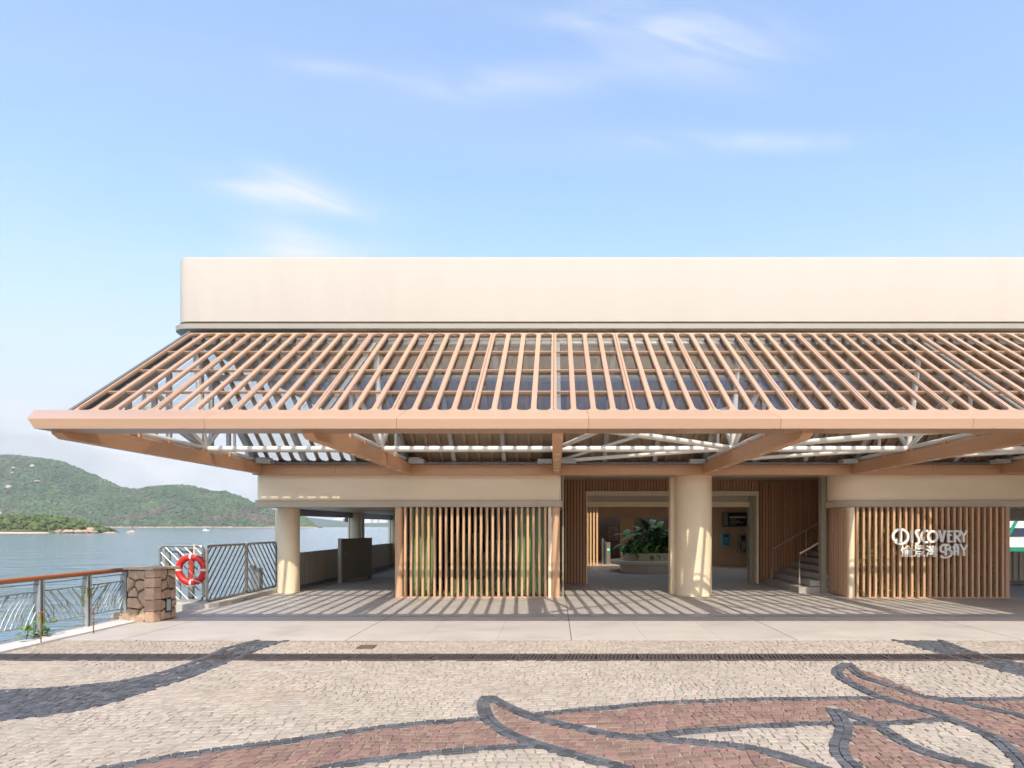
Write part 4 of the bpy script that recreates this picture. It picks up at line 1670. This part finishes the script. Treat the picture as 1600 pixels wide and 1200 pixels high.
# D with a swash: outer loop from lower-left round to the upper-left and curling in
LET.append([(arc(360, 362, 112, 108, -140, 190, 36) + [(258, 402), (290, 416), (318, 412)], 34), ([(362, 270), (362, 440)], 36)])
LET.append([([(528, 265), (528, 452)], 34)])
LET.append([(arc(625, 305, 38, 38, 60, 190, 10) + [(605, 350), (632, 395)] + arc(598, 425, 36, 42, 40, -85, 10) + [(578, 470)], 30)])
LET.append([(arc(745, 360, 78, 84, 75, 285, 20), 32)])
LET.append([(arc(832, 360, 68, 78, 0, 360, 30), 32)])
LET.append([([(930, 268), (972, 440)], 34), ([(1012, 268), (972, 440)], 30)])
LET.append([([(1066, 268), (1066, 448)], 34), ([(1040, 284), (1124, 284)], 26), ([(1040, 340), (1112, 340)], 24), ([(1066, 434), (1124, 434)], 26)])
LET.append([([(1158, 268), (1158, 448)], 34), ([(1150, 282), (1200, 282)] + arc(1200, 320, 38, 38, 80, -80, 10) + [(1165, 360)], 26), ([(1185, 362), (1236, 440)], 28)])
LET.append([([(1238, 268), (1288, 345), (1290, 445)], 30), ([(1338, 272), (1292, 345)], 28)])
LET.append([([tuple(p) for p in catmull([(952, 645), (985, 668), (1040, 668), (1095, 645), (1112, 600), (1090, 562), (1045, 552)])], 27),
            ([tuple(p) for p in catmull([(1045, 552), (1082, 535), (1082, 502), (1040, 482), (990, 484), (955, 512), (948, 556), (970, 586), (1004, 588)])], 27), ([(1024, 488), (1024, 640)], 32)])
LET.append([([(1152, 640), (1152, 530)] + arc(1178, 520, 26, 42, 170, 10, 8) + [(1206, 530), (1206, 640)], 28), ([(1122, 520), (1172, 512), (1205, 560)], 18), ([(1150, 580), (1208, 580)], 20)])
LET.append([([(1238, 472), (1292, 560), (1294, 646)], 30), ([(1338, 482), (1296, 556)], 28)])
names = ['letter'] * len(LET)
for st_ in LET:
    m = MB()
    for q, (pts, w_) in enumerate(st_):
        stroke(m, pts, w_, 0.035 + 0.0015 * q)
    build(m, 'letter', SIGN, sign)
for k, chs in enumerate('愉景灣'):
    cu_d = bpy.data.curves.new('glyph', 'FONT')
    cu_d.body = chs
    cu_d.extrude = 0.017
    cu_d.offset = 0.006
    cu_d.size = 1.0
    tmp = bpy.data.objects.new('glyph_tmp', cu_d)
    COL.objects.link(tmp)
    dg = bpy.context.evaluated_depsgraph_get()
    me = bpy.data.meshes.new_from_object(tmp.evaluated_get(dg))
    bpy.data.objects.remove(tmp)
    co = np.array([v.co[:] for v in me.vertices])
    if len(co):
        u0, u1 = ((360, 530), (548, 722), (735, 905))[k]
        lo, hi = co.min(0), co.max(0)
        X_ = SX0 + (u0 + (co[:, 0] - lo[0]) / (hi[0] - lo[0]) * (u1 - u0)) * KU
        Z_ = SZ0 - (660 - (co[:, 1] - lo[1]) / (hi[1] - lo[1]) * 170) * KU
        Y_ = SIGY - (co[:, 2] - lo[2]) / max(1e-6, hi[2] - lo[2]) * 0.035
        for i, v in enumerate(me.vertices):
            v.co = (X_[i], Y_[i], Z_[i])
    me.materials.clear()
    link('letter', me, SIGN, sign)

# ---------------- hedge behind the right screen
hedge = thing('green_wall', (8.2, 14.6, 0), 'climbing green plants growing behind the right slatted screen', 'plants')
lh = leaf_mesh(0.085, 0.055, 0.8, n=3)
m = MB()
hv = random.Random(9)
base_v = [v.co.copy() for v in lh.vertices]
base_f = [tuple(p.vertices) for p in lh.polygons]
from mathutils import Euler
for k in range(3600):
    x = hv.uniform(6.72, 9.95)
    z_ = hv.uniform(0.03, 2.0)
    dens = noise.noise(Vector((x * 2.1, z_ * 1.7, 0)))
    lim = 1.0 - 0.7 * max(0, min(1, (x - 7.6) / 1.5))
    if hv.random() > max(0.12, lim + dens * 0.8):
        continue
    M_ = Matrix.LocRotScale(Vector((x, hv.uniform(14.34, 14.62), z_)), Euler((hv.uniform(-1, 1), hv.uniform(-1.2, 1.2), hv.uniform(0, 6.3))), Vector([hv.uniform(0.7, 1.4)] * 3))
    m.add([M_ @ v for v in base_v], base_f)
stuff(build(m, 'leaves', mk('hedge_leaf', (0.20, 0.27, 0.06), 0.45, 0.2, 9, island=0.45, hue=0.04), hedge))

# ---------------- planter seat and plants
pb = thing('planter_bench', (3.65, 22.9, 0), 'round-ended cream planter bench inside the entrance', 'planter')
px0, px1, py0, py1 = 1.95, 5.35, 21.4, 24.2
m = MB()
m.loft([rrect(px0 + 0.35, px1 - 0.35, py0 + 0.12, py1 - 0.12, 1.15, 0, z) for z in (0.0, 0.27)])
base = build(m, 'base', PLANTER, pb, True)
build(MB().box(3.05, 3.06, py0 + 0.115, py0 + 0.13, 0.01, 0.27), 'joint', DARKTRIM, base)
m = MB()
m.loft([rrect(px0, px1, py0, py1, 1.3, o_, z) for o_, z in ((-0.02, 0.272), (0, 0.285), (0, 0.385), (-0.02, 0.40))])
build(m, 'seat', PLANTER, pb, True)
m = MB()
m.loft([rrect(px0 + 0.42, px1 - 0.42, py0 + 0.5, py1 - 0.4, 0.9, o_, z) for o_, z in ((0, 0.40), (0.06, 0.66), (0.02, 0.67), (-0.04, 0.62))])
build(m, 'tub', PLANTER, pb, True)
m = MB()
m.loft([rrect(px0 + 0.45, px1 - 0.45, py0 + 0.53, py1 - 0.43, 0.85, 0, z) for z in (0.6, 0.625)])
build(m, 'soil', SOIL, pb)

plant = thing('leafy_plant', (3.65, 22.9, 0.62), 'mass of glossy dark green plants filling the cream planter bench', 'plant')
lv = [leaf_mesh(0.62, 0.20, 0.9), leaf_mesh(0.5, 0.15, 1.3), leaf_mesh(0.36, 0.09, 1.5)]
rp = random.Random(4)
for k in range(295):
    if k < 95:      # tall leaves in the middle
        x, y = rp.gauss(3.45, 0.45), rp.uniform(22.3, 23.4)
        zz = rp.uniform(0.9, 1.62 - abs(x - 3.4) * 0.5)
        me_, mt, pit, s_ = lv[0], LEAF, rp.uniform(-1.1, 0.1), rp.uniform(0.6, 1.05)
    elif k < 185:
        x, y = rp.uniform(2.55, 4.9), rp.uniform(22.0, 23.2)
        zz = rp.uniform(0.7, 1.12)
        me_, mt, pit, s_ = lv[1], LEAF, rp.uniform(-0.8, 0.2), rp.uniform(0.6, 1.0)
    else:
        x, y = rp.uniform(2.45, 4.95), rp.uniform(21.93, 22.5)
        zz = rp.uniform(0.62, 0.92)
        me_, mt, pit, s_ = lv[2], LEAF_L if rp.random() < 0.55 else LEAF, rp.uniform(-0.6, 0.3), rp.uniform(0.7, 1.2)
    s_ *= 1.22
    yaw = rp.uniform(-math.pi, math.pi) if k < 95 else rp.uniform(-math.pi, 0) + rp.uniform(-0.4, 0.4)
    link('leaf', me_, None, plant, (x, y, zz), (rp.uniform(-0.4, 0.4), pit, yaw), scale=(s_,) * 3)
for q, me_ in enumerate(lv):
    me_.materials.append(LEAF if q < 2 else LEAF_L)
    for p in me_.polygons:
        p.use_smooth = True
ug = MB()
lu = leaf_mesh(0.30, 0.10, 1.2, n=3)
uv = [v.co.copy() for v in lu.vertices]
uf = [tuple(p.vertices) for p in lu.polygons]
for k in range(900):
    x, y = rp.uniform(2.45, 4.95), rp.uniform(22.0, 23.6)
    zz = 0.62 + rp.random() * max(0.12, 0.85 - abs(x - 3.5) * 0.55)
    M_ = Matrix.LocRotScale(Vector((x, y, zz)), Euler((rp.uniform(-.6, .6), rp.uniform(-1.0, 0.4), rp.uniform(0, 6.3))), Vector([rp.uniform(0.7, 1.3)] * 3))
    ug.add([M_ @ v for v in uv], uf)
stuff(build(ug, 'undergrowth', mk('undergrowth_leaf', (0.06, 0.16, 0.035), 0.4, 0.2, 9, island=0.5, hue=0.03), plant))
for k in range(26):
    x, y = rp.uniform(2.7, 4.7), rp.uniform(22.2, 23.3)
    m = MB()
    m.tube([(x, y, 0.6), (x + rp.uniform(-.1, .1), y, 0.95), (x + rp.uniform(-.2, .2), y + rp.uniform(-.1, .1), rp.uniform(1.1, 1.5))], 0.012, 5)
    build(m, 'stem', LEAF, plant, True)

# ---------------- screen, blue box and payphone on the panel wall
tv = thing('display_screen', (7.25, 25.98, 1.6), 'black information screen on the pale timber wall inside the entrance', 'screen')
m = MB()
m.cbox(6.76, 7.78, 25.9, 25.99, 1.58, 2.16, 0.01)
build(m, 'casing', BLACK, tv)
build(MB().box(7.0, 7.76, 25.892, 25.899, 1.62, 2.13), 'screen', SCREEN, tv)
build(MB().box(6.78, 6.97, 25.892, 25.899, 1.62, 2.13), 'side_panel', GREYBOX, tv)
build(MB().box(7.04, 7.70, 25.886, 25.891, 1.925, 1.99), 'header_text', PRINT, tv)
for q in range(4):
    build(MB().box(7.06, 7.3 + 0.3 * ((q * 7) % 3) / 2, 25.886, 25.891, 1.85 - q * 0.06, 1.865 - q * 0.06), 'text_line', PRINT, tv)
bb = thing('blue_box', (6.89, 25.98, 0.8), 'bright blue wall box left of the grey payphone', 'box')
m = MB()
m.cbox(6.73, 7.04, 25.82, 25.99, 0.80, 1.31, 0.015)
build(m, 'casing', BLUE, bb)
build(MB().box(6.80, 6.97, 25.812, 25.819, 1.17, 1.24), 'panel', NAVYGLASS, bb)
build(MB().box(6.80, 6.92, 25.812, 25.819, 1.02, 1.10), 'notice', mk('tan_notice', (0.45, 0.30, 0.12), 0.6, 0.1, 9), bb)
build(MB().box(6.79, 6.98, 25.812, 25.819, 0.86, 0.89), 'slot', NAVYGLASS, bb)
ph_ = thing('payphone', (7.58, 25.98, 0.5), 'grey wall payphone right of the blue box', 'phone')
m = MB()
m.cbox(7.42, 7.76, 25.80, 25.99, 0.66, 1.28, 0.015)
m.cbox(7.40, 7.68, 25.74, 25.99, 0.50, 0.72, 0.015)
build(m, 'casing', GREYBOX, ph_)
build(MB().box(7.48, 7.66, 25.792, 25.799, 0.98, 1.22), 'display', SCREEN, ph_)
m = MB()
m.tube([(7.44, 25.77, 0.92), (7.44, 25.74, 0.80), (7.46, 25.73, 0.62)], 0.026, 8)
build(m, 'handset', BLACK, ph_, True)
build(MB().box(7.55, 7.66, 25.732, 25.739, 0.58, 0.66), 'keypad', BLACK, ph_)

# ---------------- turnstile and poster deep in the hall
ts = thing('turnstile', (2.0, 26.9, 0), 'silver ticket turnstile with a small green light inside the hall', 'turnstile')
m = MB()
m.cbox(2.1, 2.28, 26.6, 27.6, 0, 0.92, 0.02)
build(m, 'cabinet', GREYBOX, ts)
m = MB()
m.prism([(1.93, 26.6), (1.99, 26.6), (1.99, 26.66), (1.93, 26.66)], 0.0, 1.1)
m.tube([(1.97, 26.63, 1.08), (2.1, 26.63, 0.85)], 0.02, 6)
build(m, 'flap', STEEL, ts)
m = MB()
m.cbox(2.16, 2.24, 26.588, 26.6, 0.58, 0.66, 0.004)
lt = bpy.data.materials.new('green_indicator')
lt.use_nodes = True
lb = lt.node_tree.nodes['Principled BSDF']
lb.inputs['Base Color'].default_value = (0.02, 0.5, 0.25, 1)
lb.inputs['Emission Color'].default_value = (0.03, 0.8, 0.4, 1)
lb.inputs['Emission Strength'].default_value = 0.8
build(m, 'indicator_light', lt, ts)
ps = thing('poster', (2.5, 29.5, 1.0), 'faded pinkish poster in the dark doorway of the hall', 'poster')
build(MB().box(2.45, 2.88, 29.5, 29.52, 0.95, 1.55), 'sheet', POSTER, ps)
for q in range(5):
    build(MB().box(2.48 + 0.05 * (q % 2), 2.80 - 0.06 * (q % 3), 29.49, 29.499, 1.0 + q * 0.105, 1.05 + q * 0.105), 'print_block', POSTER_D, ps)

# ---------------- ferry alongside on the right
fe = thing('ferry_boat', (24, 26, SEA), 'white ferry with green stripes moored beyond the right passage', 'ferry')
fX0, fX1 = 15.0, 40.0
m = MB()
m.loft([[(fX0 + a, 25.6 + c, z_), (fX1, 25.6 + c, z_), (fX1, 31 - c, z_), (fX0 + a, 31 - c, z_), (fX0 - 0.8 + a, 28.3, z_)] for a, c, z_ in ((1.2, 0.8, SEA - 0.3), (0.4, 0.2, -1.5), (0.0, 0.0, 0.62))])
build(m, 'hull', WHITE, fe)
cab = build(MB().box(fX0 + 1, fX1 - 1, 26.0, 30.6, 0.62, 2.4), 'cabin', WHITE, fe)
build(MB().box(fX0 + 0.2, fX1, 25.55, 25.6, 0.58, 0.76), 'rub_rail', GREEN, fe)
for q in range(12):
    x = fX0 + 1.3 + q * 1.75
    build(MB().box(x, x + 1.69, 25.97, 25.999, 1.18, 1.52), 'window', NAVYGLASS, cab)
for q in range(7):
    x = fX0 + 3.15 + q * 2.6
    m = MB()
    m.add([(x, 25.96, 0.95), (x + 0.14, 25.96, 0.95), (x + 0.85, 25.96, 2.2), (x + 0.71, 25.96, 2.2), (x, 25.985, 0.95), (x + 0.14, 25.985, 0.95), (x + 0.85, 25.985, 2.2), (x + 0.71, 25.985, 2.2)],
          [(0, 1, 2, 3), (7, 6, 5, 4), (0, 4, 5, 1), (1, 5, 6, 2), (2, 6, 7, 3), (3, 7, 4, 0)])
    build(m, 'stripe', GREEN, cab)
build(MB().box(fX0 + 0.8, fX1 - 0.8, 25.8, 30.8, 2.4, 2.5), 'roof', WHITE, fe)

# ================================================================== LANDSCAPE ACROSS THE WATER
def fbm(x, y, oct_=5, s=1.0):
    v, a = 0, 1
    for _ in range(oct_):
        v += a * noise.noise(Vector((x * s, y * s, 3.3)))
        s *= 2.03
        a *= 0.5
    return v


ridge_px = [(-2200, 770), (-1500, 735), (-900, 750), (-500, 715), (-250, 728), (-60, 708), (0, 713), (20, 712), (60, 717), (90, 721), (130, 736), (165, 751), (190, 763), (215, 766), (240, 761), (275, 759), (300, 761), (330, 769),
            (350, 769), (380, 779), (420, 797), (450, 803), (475, 809), (492, 820), (505, 826)]
YS, YR = 1500.0, 1900.0


def ridge(px):
    xs_ = [p[0] for p in ridge_px]
    return float(np.interp(px, xs_, [(822 - p[1]) / 1000 for p in ridge_px])) * YR


hv_, hf_ = [], []
cols_ = [-2200 + 20 * k for k in range(90)] + [-400 + 4.0 * k for k in range(int(905 / 4) + 1)]
NR = 46
hz = {}


def hill_z(px, t):
    """t 0 at shore, 1 at ridge, up to 1.5 behind"""
    Y = YS + (YR - YS) * t
    X = (px - 868) / 1000 * Y
    Hh = max(ridge(px) + 0, 0)
    if t <= 1:
        s_ = (0.25 * t + 0.75 * (0.5 - 0.5 * math.cos(math.pi * min(t, 1)))) if t < 1 else 1
        s_ = 0.45 * t + 0.55 * math.sin(t * math.pi / 2) ** 1.3
    else:
        s_ = 1 - (t - 1) * 1.3
    nz_ = fbm(X / 260, Y / 260, 6)
    env = math.sin(math.pi * min(max(t, 0), 1)) * min(1, Hh / 60)
    z_ = SEA - 1 + (Hh + 4.6) * s_ + nz_ * 22 * env + fbm(X / 30 + 9, Y / 30, 3) * 2.0 * min(1, t * 6) * min(1, Hh / 20)
    return X, Y, z_


for c in cols_:
    for r_ in range(NR):
        hv_.append(hill_z(c, 1.35 * r_ / (NR - 1)))
for a in range(len(cols_) - 1):
    for r_ in range(NR - 1):
        i0 = a * NR + r_
        hf_.append((i0, i0 + NR, i0 + NR + 1, i0 + 1))
hill = struct(build(MB().add(hv_, hf_), 'hill', HILL, None, True))

ico_v, ico_f = [], []


def ico():
    import bmesh
    bm = bmesh.new()
    bmesh.ops.create_icosphere(bm, subdivisions=1, radius=1.0)
    v = np.array([q.co[:] for q in bm.verts])
    f = [tuple(x.index for x in q.verts) for q in bm.faces]
    bm.free()
    return v, np.array(f)


def ico2():
    import bmesh
    bm = bmesh.new()
    bmesh.ops.create_icosphere(bm, subdivisions=2, radius=1.0)
    v = np.array([q.co[:] for q in bm.verts])
    f = [tuple(x.index for x in q.verts) for q in bm.faces]
    bm.free()
    return v, np.array(f)


IV, IF = ico()
IV2, IF2 = ico2()


def clumps(items, V, F, seed, jit=0.28):
    r_ = np.random.default_rng(seed)
    n = len(V)
    vs = np.zeros((len(items) * n, 3))
    fs = np.zeros((len(items) * len(F), 3), int)
    for i, (x, y, z_, rx, rz) in enumerate(items):
        d = V * (1 + r_.uniform(-jit, jit, (n, 1)))
        vs[i * n:(i + 1) * n] = d * np.array([rx, rx, rz]) + np.array([x, y, z_])
        fs[i * len(F):(i + 1) * len(F)] = F + i * n
    me = bpy.data.meshes.new('clumps')
    me.from_pydata(vs.tolist(), [], fs.tolist())
    me.update()
    return me


rh = random.Random(21)
items = []
while len(items) < 12000:
    px = rh.uniform(-120, 492)
    t = rh.random() ** 0.8
    X, Y, z_ = hill_z(px, t)
    if t < 0.03:
        continue
    den = fbm(X / 120, Y / 120, 3) + 0.25 + (0.5 if t > 0.9 or t < 0.25 else 0)
    if rh.random() > 0.45 + den * 0.6:
        continue
    s_ = rh.uniform(2.0, 4.6)
    items.append((X, Y, z_ + s_ * 0.35, s_, s_ * rh.uniform(0.7, 1.15)))
for k in range(520):
    px = rh.uniform(-100, 480)
    X, Y, z_ = hill_z(px, rh.uniform(0.96, 1.03))
    s_ = rh.uniform(2.0, 4.0)
    items.append((X, Y, z_ + s_ * 0.8, s_ * 0.8, s_ * rh.uniform(1.0, 1.6)))
trees = link('hillside_trees', clumps(items, IV, IF, 3), FOREST)
stuff(trees)
tag(trees, 'dense green trees and scrub covering the hill across the bay', 'trees')


def rock(name, x, y, z_, rx, ry, rz, mat, label, seed, group=None, V=None, F=None, parent=None):
    r_ = np.random.default_rng(seed)
    V = IV2 if V is None else V
    F = IF2 if F is None else F
    d = V.copy()
    for i in range(len(d)):
        q = noise.noise(Vector(d[i] * 1.4) + Vector((seed * 3.1, 0, 0))) * 0.35 + noise.noise(Vector(d[i] * 3.1) + Vector((seed, 5, 0))) * 0.18
        d[i] = d[i] * (1 + q)
    d = d * np.array([rx, ry, rz]) + np.array([x, y, z_])
    me = bpy.data.meshes.new('rock')
    me.from_pydata(d.tolist(), [], F.tolist())
    me.update()
    o = link(name, me, mat, parent)
    if label:
        tag(o, label, 'rock', group)
    return o


# bare granite patches on the hill
for q, (px, t, sx, sz, lab) in enumerate(((16, 0.43, 9, 5.5, 'largest pale bare rock face on the hillside at the far left'), (53, 0.70, 7, 4, 'pale rock outcrop high on the hill, right of the others'),
                                          (23, 0.66, 4, 3, 'small pale rock high on the hill, upper of the far-left pair'), (22, 0.58, 4, 2.5, 'small pale rock on the hill just above the largest rock face'),
                                          (2, 0.18, 6, 5, 'pale rock at the left picture edge above the wooded islet'), (60, 0.52, 9, 2.5, 'low pinkish rock band midway up the hill'))):
    X, Y, z_ = hill_z(px, t)
    rock('rock_outcrop', X, Y - 5, z_ + 3.0, sx, 5, sz, ROCKP, lab, 30 + q, 'bare rocks on the hillside')
# pinkish shoreline of the far shore
m = MB()
for k in range(260):
    px = -150 + k * 2.5
    X, Y, z_ = hill_z(px, 0.0)
    if px < 496:
        h_ = rh.uniform(1.5, 4.5)
        m.box(X - 3.5, X + 3.5, Y - 6 + rh.uniform(-3, 3), Y + 12, SEA - 1, SEA + h_)
stuff(tag(build(m, 'far_shoreline', mk('pale_shore_rock', (0.36, 0.27, 0.21), 0.9, 0.3, 0.05), None), 'thin pale rocky shoreline at the foot of the far hill', 'shoreline'))

# distant low shore with trees and white buildings
m = MB()
pts = []
for k in range(70):
    px = 420 + k * 20
    h_ = np.interp(px, [420, 470, 520, 560, 620, 900, 1800], [20, 17, 10, 6, 6, 6, 6]) / 1000 * 3200
    X = (px - 868) / 1000 * 3200
    pts.append((X, h_ * (1 + 0.25 * fbm(k * 0.35, 0, 3))))
for k in range(len(pts) - 1):
    (xa, ha_), (xb, hb_) = pts[k], pts[k + 1]
    m.add([(xa, 3150, SEA - 1), (xb, 3150, SEA - 1), (xb, 3250, hb_), (xa, 3250, ha_), (xb, 3600, SEA - 1), (xa, 3600, SEA - 1)], [(0, 1, 2, 3), (3, 2, 4, 5)])
struct(build(m, 'distant_shore', FARHILL, None, True))
bspec = ((522, 548, 809, 'a pale low building', 0), (570, 580, 806, 'x', 1), (584, 590, 803, 'x', 2), (593, 604, 808, 'x', 3), (606, 618, 810, 'x', 4), (536, 542, 806, 'x', 5))
for q, (pa, pb, pt_, _, _) in enumerate(bspec):
    Y = 3320
    xa, xb = (pa - 868) / 1000 * Y, (pb - 868) / 1000 * Y
    zt = 1.6 + (822 - pt_) / 1000 * Y
    lab = ['long pale building low on the distant shore left of the second column', 'white block on the distant shore just right of the second column', 'slender tallest white tower on the distant shore', 'wide white block on the distant shore right of the slender tower',
           'rightmost pale block on the distant shore beside the slatted screen', 'small white block rising from the long pale building on the distant shore'][q]
    t_ = thing('shore_building', ((xa + xb) / 2, Y, 0), lab, 'building', 'buildings on the distant shore')
    build(MB().box(xa, xb, Y, Y + 20, SEA, zt - 4 if q == 0 else zt), 'wall', FARBLD, t_)
    build(MB().box(xa + (xb - xa) * 0.2, xb - (xb - xa) * 0.2, Y + 2, Y + 18, zt - 4 if q == 0 else zt, (zt - 4 if q == 0 else zt) + 4), 'roof', FARBLD, t_)
    nfl = max(2, int((zt - 2) / 9))
    for fl in range(nfl):
        z_ = 3 + fl * 9
        if z_ + 4 < zt - 4:
            build(MB().box(xa + 2, xb - 2, Y - 0.8, Y - 0.1, z_, z_ + 3.5), 'window_band', FARWIN, t_)

# ---------------- wooded islet
iY, iX0, iX1 = 425.0, -520.0, -307.0


def islet_h(x, y):
    px = 868 + 1000 * x / iY
    prof = np.interp(px, [-420, -300, -150, -60, 0, 30, 60, 85, 110, 125, 140, 152, 162], [0, 6, 11, 12, 11.5, 12.0, 11.4, 9.4, 6.3, 3.8, 1.8, 0.6, -1])
    dy_ = (y - (iY + 12)) / 34
    return SEA + prof * max(-0.3, 1 - dy_ * dy_) + 0.8


iv, if_ = [], []
nx_, ny_ = 120, 26
for a in range(nx_ + 1):
    for c in range(ny_ + 1):
        x = iX0 + (iX1 - iX0) * a / nx_
        y = iY - 26 + 76 * c / ny_
        iv.append((x, y, islet_h(x, y) - 2.2 + 0.5 * fbm(x / 9, y / 9, 3)))
for a in range(nx_):
    for c in range(ny_):
        i0 = a * (ny_ + 1) + c
        if_.append((i0, i0 + ny_ + 1, i0 + ny_ + 2, i0 + 1))
struct(build(MB().add(iv, if_), 'islet', mk('islet_ground', (0.075, 0.08, 0.025), 0.95, 0.3, 0.2), None, True))
items = []
while len(items) < 1500:
    x = rh.uniform(-500, -308)
    y = rh.uniform(iY - 17, iY + 30)
    z_ = islet_h(x, y) - 2.2
    if z_ < SEA + 0.5:
        continue
    s_ = rh.uniform(0.9, 1.9)
    items.append((x, y, z_ + s_ * 0.5, s_, s_ * rh.uniform(0.7, 1.0)))
o = link('islet_scrub', clumps(items, IV2, IF2, 8, 0.2), SCRUB)
stuff(o)
tag(o, 'bright green shrubs and trees covering the near islet at the left', 'shrubs')
beach = MB()
beach.loft([[(-520, iY - 38, SEA - 0.5), (-318, iY - 30, SEA - 0.5), (-318, iY - 14, SEA - 0.5), (-520, iY - 8, SEA - 0.5)],
            [(-520, iY - 25, SEA + 1.7), (-325, iY - 22, SEA + 0.7), (-325, iY - 15, SEA + 0.7), (-520, iY - 9, SEA + 1.7)]])
struct(build(beach, 'beach', SAND))
rk = random.Random(2)
spec = []
for k in range(16):
    px = 92 + k * 3.9
    spec.append((px, rk.uniform(1.4, 2.6), rk.uniform(0.9, 1.7), 0))
for k, (px, rx, rz, zz) in enumerate(spec):
    rock('shore_rock', (px - 868) / 1000 * (iY - 18), iY - 18 + rk.uniform(-3, 3), SEA + 0.5 + rk.uniform(0, 0.4), rx, 2.0, rz, ROCK,
         'brown granite boulder on the rocky shore of the wooded islet', 60 + k, 'boulders on the islet shore')
rock('shore_rock', (141 - 868) / 1000 * 408, 408, SEA + 1.8, 2.6, 2.4, 2.0, ROCK, 'tallest rounded boulder at the right tip of the wooded islet', 90)
rock('shore_rock', (172 - 868) / 1000 * 408, 408, SEA + 0.1, 4.2, 2.4, 1.0, ROCK, 'low flat brown rock off the right tip of the islet', 91)
rock('shore_rock', (206 - 868) / 1000 * 412, 412, SEA + 0.2, 3.0, 2.2, 1.6, ROCKP, 'lone pale rock standing in the water right of the islet', 92)

# ---------------- motor boat
bX, bY = (322 - 868) / 1000 * 620, 620
boat = thing('motor_boat', (bX, bY, SEA), 'tiny white motor boat crossing the bay', 'boat')
m = MB()
m.loft([[(bX - 3.2, bY - 1 + c, z_), (bX + 2.2, bY - 1 + c, z_), (bX + 3.8 + a, bY, z_), (bX + 2.2, bY + 1 - c, z_), (bX - 3.2, bY + 1 - c, z_)] for a, c, z_ in ((-0.8, 0.4, SEA - 0.2), (0, 0, SEA + 0.9))])
build(m, 'hull', WHITE, boat)
build(MB().box(bX - 2.2, bX + 0.6, bY - 0.7, bY + 0.7, SEA + 0.9, SEA + 1.9), 'cabin', WHITE, boat)
build(MB().box(bX - 1.8, bX + 0.62, bY - 0.72, bY - 0.701, SEA + 1.3, SEA + 1.7), 'window', NAVYGLASS, boat)
# white sun-lit mooring float behind the fence
fX, fY = -9.0, 19.5
fl = thing('pontoon', (fX, fY, SEA), 'white mooring pontoon on the water behind the middle fence panel', 'pontoon')
m = MB()
m.cbox(fX - 1.4, fX + 0.9, fY - 0.5, fY + 0.5, SEA - 0.1, SEA + 1.6, 0.2)
build(m, 'float', WHITE, fl)
build(MB().tube([(fX - 1.2, fY - 0.4, SEA + 1.6), (fX - 1.2, fY - 0.4, SEA + 1.9), (fX + 0.6, fY - 0.4, SEA + 1.9), (fX + 0.6, fY - 0.4, SEA + 1.6)], 0.03, 6), 'rail', STEEL, fl)

# ================================================================== HAZE
HAZE = bpy.data.materials.new('sea_haze')
HAZE.use_nodes = True
N, L = HAZE.node_tree.nodes, HAZE.node_tree.links
N.remove(N['Principled BSDF'])
pv = N.new('ShaderNodeVolumePrincipled')
pv.inputs['Color'].default_value = (0.80, 0.87, 0.95, 1)
pv.inputs['Density'].default_value = 0.00011
pv.inputs['Anisotropy'].default_value = 0.0
L.new(pv.outputs[0], N['Material Output'].inputs['Volume'])
hz_o = stuff(build(MB().box(-9500, 9500, -700, 9500, SEA - 5, 240), 'haze', HAZE))
